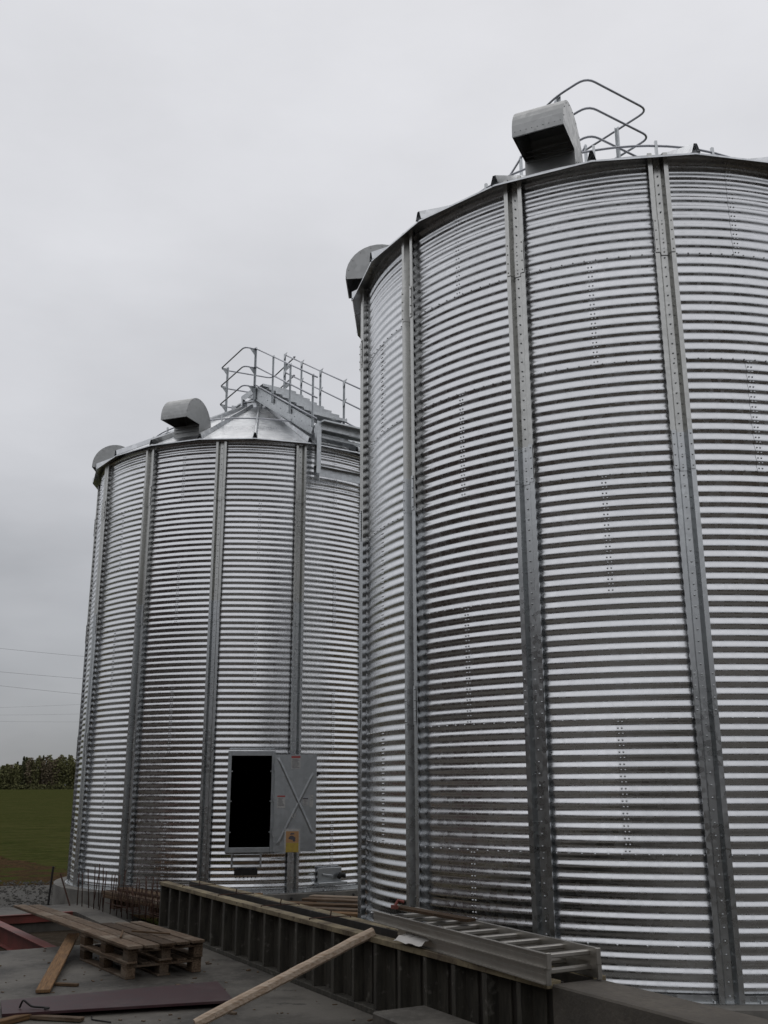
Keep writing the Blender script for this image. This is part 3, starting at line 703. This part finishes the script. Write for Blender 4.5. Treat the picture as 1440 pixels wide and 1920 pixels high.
# ties through the forms
for k, s in enumerate((.9, 2.2, 3.5, 4.7)):
    mb = MB(); a = FP(s, -.10, ZT+.012); b = FP(s+.02, .33, ZT+.012)
    mb.tube([a+Vector((0, 0, -.03)), a+Vector((0, 0, .0)), b, b+Vector((0, 0, -.05))], .007, 6)
    mb.tube([a.lerp(b, .5), a.lerp(b, .5)+Vector((.01, 0, .06))], .006, 6)
    tag(obj("tie_wire", mb, M_RUST, origin=tuple(FP(s, .1, ZT))), "rusty wire tie across the tops of the formwork panels, " + ("nearest the rebar cage", "second from the rebar cage", "third from the rebar cage", "nearest the ladder")[k], "wire tie", "wire ties across the formwork")

# low concrete block in front
mb = MB(); pts = [FP(6.93, -.64), FP(9.6, -.66), FP(9.6, -.2), FP(6.93, -.19)]
mb.prism([(p.x, p.y) for p in pts], ZG+.002, .09)
tag(obj("concrete_block", mb, M_CONC, bevel=.012, origin=tuple(FP(8, -.4, ZG))), "low flat-topped concrete block lying against the formwork at the bottom edge", "concrete block")

# ------------------------------------------------------------------ aluminium ladder (two sections stacked on the wall)
def ladder(s0, s1, na, nb, z0, lab, loc_s, skew):
    root = thing("ladder", tuple(FP(loc_s, (na+nb)/2, z0)), lab, "ladder", "aluminium ladder sections on the wall")
    H_ = .092
    def G(s, n, z): return FP(s, n-skew*(s-s0)/(s1-s0), z)
    for n, sg in ((na, -1), (nb, 1)):
        mb = MB(); a = G(s0, n, z0+H_/2); b = G(s1, n, z0+H_/2)
        mb.beam(a, b, .006, H_)                                           # C channel: web, two lips outward
        for dz in (-H_/2+.003, H_/2-.003):
            o = NX*sg*.014; mb.beam(a+o+Vector((0, 0, dz)), b+o+Vector((0, 0, dz)), .028, .006)
        o = NX*sg*.004; mb.beam(a+o, b+o, .006, .016)
        obj("side_rail", mb, M_ALU, root)
    k = 0; s = s1-.10
    while s > s0+.05:
        mb = MB(); mb.beam(G(s, na+.004, z0+H_/2+.012), G(s, nb-.004, z0+H_/2+.012), .048, .030, bev=.006); obj("rung", mb, M_ALU, root); s -= .285
    for n in (na, nb):
        mb = MB(); q = G(s1+.006, n, z0+H_/2); mb.box(q, OX, NX, (0, 0, 1), .022, .034, H_+.008); obj("end_cap", mb, M_ALU, root, bevel=.003)
    return root
ladder(6.25, 8.42, -.02, .40, ZT+.004, "lower section of the aluminium ladder, resting directly on the wall", 8, .16)
ladder(5.85, 8.44, -.03, .38, ZT+.100, "upper section of the aluminium ladder, lying on top of the other section", 8, .16)
# crumpled white rag / foil at the lower ladder start
mb = MB(); r = random.Random(21); base = FP(6.35, .02, ZT+.19)
nU, nV = 9, 6
for j in range(nV):
    for i in range(nU):
        q = FP(6.42+i*.05, -.17+j*.028, 0); mb.V.append((q.x, q.y, ZT+.02+.055*j/(nV-1)+r.uniform(0, .02)))
for j in range(nV-1):
    for i in range(nU-1): p = j*nU+i; mb.F.append((p, p+1, p+nU+1, p+nU))
tag(obj("plastic_scrap", mb, mat("white_plastic", (.55, .53, .50), .5), smooth=True, origin=tuple(FP(6.4, -.1, ZT))), "crumpled white plastic scrap tucked under the ladder's near side", "scrap")
# red clamp and short board on the ladder's far end
mb = MB(); a = FP(6.0, .10, ZT+.225); b = FP(7.0, .20, ZT+.215); mb.beam(a, b, .10, .022)
tag(obj("short_board", mb, M_WOODB, origin=tuple(FP(6.4, .2, ZT))), "short brown board lying between the ladder rails at their far end", "board")
mb = MB(); q = FP(6.12, .02, ZT+.24); mb.tube([q, q+Vector((.03, .02, .05)), q+Vector((.08, 0, .04))], .014, 6); mb.box(q, OX, NX, (0, 0, 1), .06, .04, .03)
tag(obj("clamp", mb, M_RED, origin=tuple(q)), "small red clamp on the far end of the ladder", "clamp")

# ------------------------------------------------------------------ leaning pole
mb = MB(); a = Vector((-.10, 9.06, .482)); b = Vector((-1.475, 8.434, -.100)); dd = (b-a).normalized(); xx = dd.cross(Vector((0, 0, 1))).normalized(); uu = xx.cross(dd); rp = random.Random(4)
nseg = 16; ang8 = [R_(q) for q in (-62, -28, 28, 62, 118, 152, 208, 242)]
for i in range(nseg+1):
    t = i/nseg; c = a.lerp(b, t)+xx*rp.uniform(-.002, .002)+uu*rp.uniform(-.002, .002); k_ = (.92 if i in (0, nseg) else 1)*rp.uniform(.97, 1.03)
    for q in ang8: mb.V.append(tuple(c+(xx*math.cos(q)*.043+uu*math.sin(q)*.043)*k_))
for i in range(nseg):
    for q in range(8): mb.F.append((i*8+q, i*8+(q+1) % 8, (i+1)*8+(q+1) % 8, (i+1)*8+q))
mb.F += [tuple(range(8))[::-1], tuple(nseg*8+q for q in range(8))]
tag(obj("timber_pole", mb, M_WOODP, origin=tuple(b)), "pale rough squared timber pole leaning from the pad up onto the formwork top", "pole")

# ------------------------------------------------------------------ pallets
LD = Vector((-.56, .83, 0)).normalized(); SD = Vector((.83, .56, 0)).normalized()
def planks_mesh(lst):     # local coordinates, X along the length
    mb = MB()
    for c, sx, sy, sz in lst: mb.box(c, (1, 0, 0), (0, 1, 0), (0, 0, 1), sx, sy, sz)
    return mb
def lobj(name, mb, m_, parent, bevel=.004):
    me = bpy.data.meshes.new(name); me.from_pydata(mb.V, [], mb.F); me.materials.append(m_); o = bpy.data.objects.new(name, me); col.objects.link(o); o.parent = parent
    if bevel:
        b = o.modifiers.new("bevel", 'BEVEL'); b.width = bevel; b.segments = 1
    return o
PLn, PWd = 1.45, .80
pal = thing("wooden_pallet", (0, 0, 0), "bottom wooden pallet of the stack of two, standing on the concrete pad", "pallet", "wooden pallets stacked on the pad")
for y in (-.35, 0, .35):
    lobj("bottom_board", planks_mesh([((0, y*1.0, .011), PLn, .10 if y else .14, .022)]), M_WOODG, pal)
for x in (-.5*PLn+.075, 0, .5*PLn-.075):
    for y in (-.35, 0, .35): lobj("block", planks_mesh([((x, y, .061), .145, .098, .077)]), M_WOODB if (x+y) > .3 else M_WOODG, pal)
    lobj("stringer_board", planks_mesh([((x, 0, .1105), .145, PWd, .021)]), M_WOODG, pal)
for y, wd in ((-.345, .11), (-.19, .10), (0, .14), (.19, .10), (.345, .11)):
    lobj("deck_board", planks_mesh([((0, y, .1325), PLn, wd, .022)]), M_WOODG if y else M_WOODB, pal)
def copy_tree(o, parent=None):
    c = o.copy(); col.objects.link(c); c.parent = parent
    for ch in list(o.children): copy_tree(ch, c)
    return c
ang = math.atan2(LD.y, LD.x)
cpos = Vector((-2.55, 10.56, 0))+LD*PLn/2+SD*PWd/2
pal.location = (cpos.x, cpos.y, ZG+.001); pal.rotation_euler = (0, 0, ang)
pal2 = copy_tree(pal); pal2.location = (cpos.x+.01, cpos.y-.03, ZG+.1455); pal2.rotation_euler = (0, 0, ang+.012)
pal2["label"] = "upper wooden pallet of the stack, right under the two long planks"
def plank(name, a, b, wd, th, m_, lab, cat="plank", group=None, roll=0):
    a = Vector(a); b = Vector(b); d = b-a; Lg = d.length
    mb = MB(); mb.box((0, 0, 0), (1, 0, 0), (0, 1, 0), (0, 0, 1), Lg, wd, th)
    me = bpy.data.meshes.new(name); me.from_pydata(mb.V, [], mb.F); me.materials.append(m_)
    o = bpy.data.objects.new(name, me); col.objects.link(o); x = d.normalized(); y = Vector((0, 0, 1)).cross(x).normalized(); z = x.cross(y)
    mt_ = Matrix((x, y, z)).transposed().to_4x4() @ Matrix.Rotation(roll, 4, 'X'); mt_.translation = (a+b)/2; o.matrix_world = mt_
    bv = o.modifiers.new("bevel", 'BEVEL'); bv.width = min(.004, th/4); bv.segments = 1
    return tag(o, lab, cat, group)
zt_ = ZG+.1455+.1435+.016
g_ = "long planks lying on the pallets"
e0 = Vector((-2.50, 10.46, zt_))
for i, (o_, ext, m_, lab) in enumerate(((.06, 4.35, M_WOODG, "long worn plank along the near edge of the pallets, reaching out over the pit"), (.225, 4.25, M_WOODG, "second long plank from the pit, beside the worn outermost one on the pallets"))):
    a = e0+SD*o_-LD*.02*i; plank("long_plank", a, a+LD*ext, .15, .030, m_, lab, "plank", g_)
for i, (o_, ln, m_, lab) in enumerate(((.40, 1.9, M_WOODB, "brown plank in the middle of the pallet top, between long and short ones"), (.56, 1.85, M_WOODG, "pale grey plank second from the formwork side of the pallet top"), (.73, 1.8, M_WOODG, "short grey plank along the formwork side of the pallet top"))):
    a = e0+SD*o_-LD*(.02-.015*i); plank("short_plank", a, a+LD*ln, .135, .028, m_, lab, "plank", "shorter planks on the pallets")
for i, (da_, db_, lab) in enumerate((((.55, .10), (.85, .23), "thin dark stick lying across the long planks, nearer the pit"), ((.50, .62), (.78, .30), "thin dark stick bent across the planks, nearer the formwork"))):
    a = e0+LD*da_[0]+SD*da_[1]+Vector((0, 0, .03)); b = e0+LD*db_[0]+SD*db_[1]+Vector((0, 0, .05))
    plank("stick", a, b, .022, .018, M_WOODB, lab, "stick", "sticks on the planks")

# ------------------------------------------------------------------ boards on the pad
plank("broken_board", (-3.14, 9.90, ZG+.022), (-3.66, 12.50, ZG+.16), .13, .03, M_WOODO, "orange-brown board with one end propped on the pallet, lying towards the camera", "board")
plank("short_batten", (-3.15, 10.30, ZG+.014), (-2.92, 10.24, ZG+.014), .05, .025, M_WOODB, "small reddish batten beside the propped orange board", "batten")
mb = MB(); pts = [(-3.31, 9.31), (-3.10, 8.78), (-1.30, 9.30), (-1.58, 10.16)]
mb.V = [(x, y, z) for z in (-.115, -.092) for x, y in pts]; mb.F = [(3, 2, 1, 0), (4, 5, 6, 7), (0, 1, 5, 4), (1, 2, 6, 5), (2, 3, 7, 6), (3, 0, 4, 7)]
tag(obj("shuttering_board", mb, M_MAROON, bevel=.002, origin=(-2.3, 9.4, -.11)), "big maroon film-faced board lying on the pad in the lower left", "board")
plank("support_batten", (-2.98, 9.0, -.133), (-1.9, 9.5, -.133), .06, .032, M_WOODB, "dark batten under the big maroon board", "batten")
plank("offcut_board", (-3.12, 8.52, -.125), (-2.90, 8.90, -.125), .09, .04, M_WOODO, "orange offcut at the left bottom corner, in front of the maroon board", "offcut")
plank("thin_batten", (-2.92, 8.87, -.13), (-2.44, 8.76, -.13), .07, .03, M_WOODG, "thin grey batten in front of the maroon board", "batten")
mb = MB(); mb.tube(rnd([(-3.03, 8.98, -.085), (-3.0, 8.96, -.02), (-2.93, 8.97, -.075), (-2.76, 8.93, -.078), (-2.80, 8.90, -.08)], .02, 3), .008, 6)
tag(obj("bent_wire", mb, M_DKSTEEL, smooth=True, origin=(-3, 8.95, -.09)), "bent black wire lying on the left end of the maroon board", "wire")
mb = MB(); mb.tube(rnd([(-2.42, 8.95, -.143), (-2.38, 8.82, -.143), (-2.20, 8.72, -.143)], .02, 3), .006, 6)
tag(obj("bent_wire", mb, M_DKSTEEL, smooth=True, origin=(-2.4, 8.9, -.14)), "short bent wire on bare concrete right of the thin grey batten", "wire")

# red steel in the pit
a = PQ(PL-.03, .05); b = PQ(PL-.03, PW-.1); mb = MB()
mb.beam((a.x, a.y, ZG-.055), (b.x, b.y, ZG-.055), .05, .11)
mb.beam((a.x, a.y, ZG+.006), (b.x, b.y, ZG+.006), .10, .010)
tag(obj("red_edge_beam", mb, M_RED, origin=tuple(b)), "red steel angle along the far edge of the pit", "steel beam")
mb = MB(); a = Vector((-3.93, 12.62, ZG-.125)); b = Vector((-5.95, 15.70, ZG-.125))
sd = (b-a).normalized().cross(Vector((0, 0, 1))).normalized()
mb.beam(a, b, .012, .24)
for dz in (-.115, .119): mb.beam(a+Vector((0, 0, dz))+sd*.0, b+Vector((0, 0, dz)), .14, .010)
tag(obj("red_channel_beam", mb, M_RED, origin=tuple(a)), "deep red steel beam running slantwise across the pit at the left edge", "steel beam")

# ------------------------------------------------------------------ reinforcement starter bars
r = random.Random(17); g_ = "upright reinforcement bars of the unfinished wall"
bars = []
A0 = Vector((-3.05, 14.50, 0)); A1 = Vector((-5.05, 17.15, 0)); d = (A1-A0).normalized(); nn = Vector((-d.y, d.x, 0))
if nn.x < 0: nn = -nn
LB = (A1-A0).length
for row, (off, n) in enumerate(((0, 15), (.26, 15))):
    for i in range(n):
        t = (i+.3)/n; p = A0+d*LB*t+nn*(off+r.uniform(-.02, .02)); h = r.choice((.38, .42, .5, .55))+(.08 if t > .6 else 0)
        lean = Vector((r.uniform(-.05, .05), r.uniform(-.05, .05), 0))
        mb = MB(); mb.tube([(p.x, p.y, ZG-.02), (p.x+lean.x*.5, p.y+lean.y*.5, ZG+h*.5), (p.x+lean.x, p.y+lean.y, ZG+h)], .008, 6)
        o = obj("rebar", mb, M_RUST, smooth=True, origin=(p.x, p.y, ZG))
        side = "near row" if row == 0 else "far row"
        tag(o, "upright rusty starter bar in the %s of the cage between formwork and pit corner" % side, "rebar", "starter bars, %s" % side)
# lattice girders set between the starter bars
for gi, off in enumerate((.03, .22)):
    mb = MB(); P = []; ext = LB*(.62 if gi else .55); kz = int(ext/.085)
    for k in range(kz+1):
        p = A0+d*(.02+k*.085)+nn*off; P.append((p.x+r.uniform(-.008, .008), p.y, ZG+(.09 if k % 2 else .36+.03*gi)))
    mb.tube(P, .0042, 5)
    for z in (ZG+.09, ZG+.36+.03*gi): p0 = A0+nn*off; p1 = A0+d*ext+nn*off; mb.tube([(p0.x, p0.y, z), (p1.x, p1.y, z-.01)], .0048, 5)
    tag(obj("lattice_girder", mb, M_RUST, origin=(A0.x, A0.y, ZG)), "rusty zigzag lattice girder among the starter bars, %s" % ("nearest the pallets", "nearest the timber pile")[gi], "rebar girder", "lattice girders between the starter bars")
for z in (ZG+.12, ZG+.30):
    mb = MB(); q0 = A0+nn*.02; q1 = A0+d*LB*.62+nn*.02; mb.tube([(q0.x, q0.y, z), ((q0.x+q1.x)/2, (q0.y+q1.y)/2, z-.01), (q1.x, q1.y, z+.01)], .006, 6)
    tag(obj("distribution_bar", mb, M_RUST, origin=(q0.x, q0.y, z)), ("lower" if z < 0 else "upper")+" horizontal rusty bar wired along the near row of starter bars", "rebar")
mb = MB(); mb.tube([(-5.52, 17.30, ZG-.05), (-5.49, 17.32, .42)], .017, 8)
tag(obj("steel_stake", mb, M_DKSTEEL, origin=(-5.52, 17.3, ZG)), "tall dark steel stake standing alone at the pad corner left of the starter bars", "stake")
mb = MB(); mb.tube([(-5.05, 16.95, ZG-.02), (-5.30, 17.12, .32)], .012, 8)
tag(obj("leaning_bar", mb, M_RUST, origin=(-5.05, 16.95, ZG)), "rusty bar leaning left, between the tall stake and the starter bars", "rebar")

# ------------------------------------------------------------------ timber behind: stack by the farther silo and planks over the trench
zs_ = ZG+.0
labs = ["bottom board, front, of the timber pile between rebar cage and farther silo", "bottom board, back, of the timber pile between rebar cage and farther silo",
        "middle board, front, of the timber pile behind the rebar cage", "middle board, back, of the timber pile behind the rebar cage", "topmost board of the timber pile behind the rebar cage"]
dpl = Vector((.62, -.78, 0)).normalized(); ppl = Vector((.78, .62, 0)).normalized()
for i, (row, o_, st_, ln, m_) in enumerate(((0, 0, 0, 2.1, M_WOODB), (0, .24, .1, 2.1, M_WOODG), (1, .02, -.1, 2.2, M_WOODG), (1, .26, 0, 2.1, M_WOODO), (2, .17, .15, 1.9, M_WOODB))):
    a = Vector((-4.42, 16.83, 0))+dpl*st_+ppl*o_; a.z = ZG+.165+row*.05
    plank("pile_board", a, a+dpl*ln, .20, .045, m_, labs[i], "board", "boards piled by the rebar")
for i, t in enumerate((.35, 1.7)):
    a = Vector((-4.42, 16.83, 0))+dpl*t-ppl*.08; b = a+ppl*.45; a.z = b.z = ZG+.072
    plank("bearer", a, b, .10, .14, M_WOODB, ("left" if i == 0 else "right")+" bearer under the timber pile behind the rebar cage", "bearer")
pd = Vector((.93, -.37, 0)).normalized(); pn = Vector((.37, .93, 0)).normalized()
nm_ = ("nearest the formwork", "second from the formwork", "third from the formwork", "fourth from the formwork", "fifth from the formwork", "nearest the farther silo's concrete ring")
for i in range(6):
    a = Vector((-2.05+.10*i, 15.35, 0))+pn*(.27*i)-pd*(.12*(i % 2)); a.z = -.03+.012*(i % 3)+(.02 if i > 3 else 0)
    ln = 2.6-.12*i+(.3 if i % 2 else 0)
    plank("trench_plank", a, a+pd*ln+Vector((0, 0, .03 if i == 2 else 0)), .19, .035, (M_WOODO, M_WOODG, M_WOODB, M_WOODO, M_WOODG, M_WOODP)[i], "brown plank laid over the trench between the silos, "+nm_[i], "plank", "planks over the trench between the silos")
for i, t in enumerate((.35, 2.0)):
    a = Vector((-2.05, 15.30, 0))+pd*t-pn*.1; b = a+pn*1.75; a.z = b.z = -.1
    plank("bearer", a, b, .08, .08, M_WOODB, ("left" if i == 0 else "right")+" bearer carrying the planks over the trench between the silos", "bearer")
# soil between trench wall and silos
sheet("trench_bottom", [(p.x, p.y) for p in (FP(-3.5, .36), FP(13, .36), FP(13, 8.5), FP(-3.5, 5.5))], -.30, M_SOIL)
# loose board leaning flat on the trench edge by the silo ring
plank("edge_board", (-2.95, 16.78, .03), (-1.95, 16.75, .03), .12, .04, M_WOODO, "short orange board on the edge of the farther silo's concrete ring, beside the formwork end", "board")
# form boards round the farther ring: dark tie holes
mb = MB()
for i in range(7):
    a = R_(8+i*6.2); mb.bolt(pol(CB, a, 3.522, -.06), nor(a), .025, .02)
o = obj("tie_hole_plugs", mb, M_BLACK); o["label"] = "row of small black tie plugs in the side of the farther silo's concrete ring"; o["category"] = "tie plug"; o["kind"] = "stuff"

# ------------------------------------------------------------------ power lines far left
labs = ["highest wire of the power line left of the farther silo", "second highest wire of the power line left of the farther silo", "third wire down of the power line left of the farther silo",
        "upper wire of the faint lower trio, rising to the right", "middle wire of the faint lower trio", "lowest wire of the power line, just above the wood"]
for k, (x0, z0, x1, z1, y, th) in enumerate(((-35.04, 13.96, -27.44, 13.22, 90, .011), (-34.82, 11.84, -27.28, 11.20, 90, .011), (-34.69, 10.59, -27.17, 9.81, 90, .011),
                                     (-34.5, 8.65, -27.1, 8.92, 90, .006), (-34.43, 7.99, -27.03, 8.07, 90, .006), (-34.37, 7.43, -26.98, 7.37, 90, .006))):
    sl_ = (z1-z0)/(x1-x0); P = []
    xm = (x0+x1)/2; zm = (z0+z1)/2
    for i in range(25):
        x = -62+i*3.0; P.append((x, y, zm+(x-xm)*sl_+.0011*(x-xm)**2))
    mb = MB(); mb.tube(P, th, 5)
    tag(obj("power_line", mb, M_WIRE, smooth=True, origin=(-62, y, P[0][2])), labs[k], "power line", "wires of the distant power line")

# ------------------------------------------------------------------ far wood behind the field (one mass)
M_SPR = mat("spruce_needles", (.10, .105, .055), .9, spec=.1); M_BIR = mat("birch_young_leaves", (.15, .15, .07), .9, spec=.1); M_BAR = mat("bare_crowns", (.16, .13, .09), .9, spec=.1)
M_TRK = mat("trunks", (.10, .09, .075), .9, spec=.1)
VV = []; FF = []; MI = []
def leafcloud(cx, cy, zb, h, rad, kindt, n):
    t = rng.rand(n)
    if kindt == 0:      # spruce: cone
        z = zb+h*(.0+1.0*t**.9); rr = rad*(1.06-((z-zb)/h)**1.6)*np.sqrt(rng.rand(n)); 
    else:               # broadleaf: upright ellipsoid starting a third up
        u = rng.rand(n)*2-1; z = zb+h*(.52+.48*u); rr = rad*np.sqrt(np.clip(1-u*u, .25, 1))*np.sqrt(rng.rand(n))*1.05
    a = rng.rand(n)*6.283; x = cx+rr*np.cos(a); y = cy+rr*np.sin(a); s = .16+.26*rng.rand(n)
    base = len(VV)
    b1 = rng.randn(n, 3); b1 /= np.linalg.norm(b1, axis=1)[:, None]; b2 = np.cross(b1, rng.randn(n, 3)); b2 /= np.linalg.norm(b2, axis=1)[:, None]
    c = np.stack([x, y, z], 1)
    q = np.stack([c-b1*s[:, None]-b2*s[:, None]*.6, c+b1*s[:, None]-b2*s[:, None]*.6, c+b1*s[:, None]+b2*s[:, None]*.6, c-b1*s[:, None]+b2*s[:, None]*.6], 1).reshape(-1, 3)
    VV.extend(map(tuple, q.tolist())); FF.extend([(base+4*i, base+4*i+1, base+4*i+2, base+4*i+3) for i in range(n)]); MI.extend([kindt]*n)
    b = len(VV); tw = .13
    VV.extend([(cx-tw, cy, zb), (cx+tw, cy, zb), (cx+tw*.4, cy, zb+h*.8), (cx-tw*.4, cy, zb+h*.8), (cx, cy-tw, zb), (cx, cy+tw, zb), (cx, cy+tw*.4, zb+h*.8), (cx, cy-tw*.4, zb+h*.8)])
    FF.append((b, b+1, b+2, b+3)); FF.append((b+4, b+5, b+6, b+7)); MI.extend([3, 3])
for row in range(4):
    x = -300
    while x < 80:
        near = -185 < x < -95
        # height falls off towards the left end of the wood
        hf = 12.2 if x > -146 else max(8.3, 12.2-(-146-x)*.30) if x > -175 else 8.5
        hh = (hf+.3*row)*(1+rng.uniform(-.16, .10)); kt = int(rng.choice([0, 1, 2], p=[.22, .50, .28]))
        leafcloud(x+rng.uniform(-.8, .8), 420+row*3.2+rng.uniform(-1, 1), gz(x, 420)-.1, hh*(1.13 if kt == 0 else 1), (1.5 if kt == 0 else 1.7)*rng.uniform(.8, 1.25), kt, 420 if near else 110)
        x += 2.1 if near else 3.4
for k in range(90): leafcloud(-190+k*1.15, 418.5+rng.uniform(-.5, .5), gz(0, 418)-1.2, 3.4*rng.uniform(.7, 1.2), 1.6, 1, 60)      # scrub along the foot of the wood
me = bpy.data.meshes.new("far_wood"); me.from_pydata(VV, [], FF)
for q in (M_SPR, M_BIR, M_BAR, M_TRK): me.materials.append(q)
me.polygons.foreach_set("material_index", MI); me.update()
o = bpy.data.objects.new("far_wood", me); col.objects.link(o); o["kind"] = "stuff"; o["label"] = "distant mixed wood beyond the green field, left of the farther silo"; o["category"] = "wood"

# unseen trees added behind the photographer to darken the lower reflections in the steel
VV = []; FF = []; MI = []
def bigcloud(cx, cy, h, rad, n):
    u = rng.rand(n)*2-1; z = -.4+h*(.5+.5*u); rr = rad*np.sqrt(np.clip(1-u*u*.8, .05, 1))*np.sqrt(rng.rand(n)); a = rng.rand(n)*6.283
    c = np.stack([cx+rr*np.cos(a), cy+rr*np.sin(a), z], 1); s = (.45+.5*rng.rand(n))[:, None]
    b1 = rng.randn(n, 3); b1 /= np.linalg.norm(b1, axis=1)[:, None]; b2 = np.cross(b1, rng.randn(n, 3)); b2 /= np.linalg.norm(b2, axis=1)[:, None]
    base = len(VV); q = np.stack([c-b1*s-b2*s, c+b1*s-b2*s, c+b1*s+b2*s, c-b1*s+b2*s], 1).reshape(-1, 3)
    VV.extend(map(tuple, q.tolist())); FF.extend([(base+4*i, base+4*i+1, base+4*i+2, base+4*i+3) for i in range(n)])
for k in range(64):
    a = R_(95+k*2.75); rd = 52+rng.uniform(-4, 4)
    bigcloud(rd*math.sin(a)*1.2, rd*math.cos(a)*1.0+4, 10.5*rng.uniform(.75, 1.15), 2.3, 260)
me = bpy.data.meshes.new("added_tree_belt"); me.from_pydata(VV, [], FF); me.materials.append(mat("added_belt_crowns", (.045, .034, .022), .9, spec=.1)); me.update()
o = bpy.data.objects.new("added_tree_belt", me); col.objects.link(o); o["kind"] = "stuff"; o["label"] = "unseen belt of trees added round the yard to darken the silo wall reflections"; o["category"] = "wood"

# crumbs, chips and pebbles lying about on the pad
mb = MB(); r = random.Random(77)
for i in range(330):
    x = r.uniform(-4.6, .6); y = r.uniform(7.6, 12.6); q = Vector((x, y, 0))-L0
    if q.dot(NX) > -.16 or (Vector((x, y, 0))-PO).dot(E1) > -.04: continue
    if r.random() < .55:
        n_ = q.dot(NX)
        if r.random() > math.exp(n_*1.1): continue
    s_ = r.uniform(.006, .02)*(2.2 if r.random() < .05 else 1); a = r.uniform(0, 3.14); el = r.uniform(1, 3.2)
    mb.box((x, y, ZG+s_*.25+.001), (math.cos(a), math.sin(a), r.uniform(-.1, .1)), (-math.sin(a), math.cos(a), 0), (0, 0, 1), s_*el, s_, s_*.5)
kind(obj("pad_litter", mb, M_WOODG), 'stuff')

# brown farm hall standing left of the pad, outside the picture; it darkens the lower reflections of the silo walls
hl = thing("farm_hall", (-15.5, -1, -.4), "dark brown farm hall left of the pad, mirrored in the silo walls", "hall")
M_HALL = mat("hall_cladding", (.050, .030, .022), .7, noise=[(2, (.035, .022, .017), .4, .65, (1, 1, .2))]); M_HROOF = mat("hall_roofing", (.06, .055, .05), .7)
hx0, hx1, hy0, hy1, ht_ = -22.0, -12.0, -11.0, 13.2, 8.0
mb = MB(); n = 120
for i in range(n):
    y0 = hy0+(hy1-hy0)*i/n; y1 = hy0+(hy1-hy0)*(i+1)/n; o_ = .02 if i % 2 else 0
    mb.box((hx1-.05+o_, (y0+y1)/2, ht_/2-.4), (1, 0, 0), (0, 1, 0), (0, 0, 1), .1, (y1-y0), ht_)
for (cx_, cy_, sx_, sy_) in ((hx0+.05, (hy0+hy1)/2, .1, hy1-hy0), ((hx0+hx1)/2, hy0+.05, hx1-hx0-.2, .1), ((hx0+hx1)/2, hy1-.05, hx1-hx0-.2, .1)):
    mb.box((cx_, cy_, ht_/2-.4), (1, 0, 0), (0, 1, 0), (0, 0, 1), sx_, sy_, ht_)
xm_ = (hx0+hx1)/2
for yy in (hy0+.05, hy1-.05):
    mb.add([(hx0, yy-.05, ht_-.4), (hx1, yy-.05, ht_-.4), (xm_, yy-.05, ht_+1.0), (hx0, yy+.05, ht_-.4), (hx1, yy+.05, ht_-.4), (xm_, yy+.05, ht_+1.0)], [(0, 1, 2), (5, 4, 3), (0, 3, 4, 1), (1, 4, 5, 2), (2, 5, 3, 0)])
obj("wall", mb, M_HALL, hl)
mb = MB()
for x_ in (hx0-.4, hx1+.4):
    a = Vector(((x_+xm_)/2, (hy0+hy1)/2, 0)); dx = xm_-x_; dz_ = 1.55
    mb.box((a.x, a.y, ht_+.34), (dx, 0, dz_), (0, 1, 0), Vector((dx, 0, dz_)).cross(Vector((0, 1, 0))), math.hypot(dx, dz_), hy1-hy0+.8, .08)
obj("roof", mb, M_HROOF, hl)
mb = MB(); mb.box((hx1+.06, -2, 1.9), (1, 0, 0), (0, 1, 0), (0, 0, 1), .08, 4.2, 4.4); obj("sliding_door", mb, M_HROOF, hl)
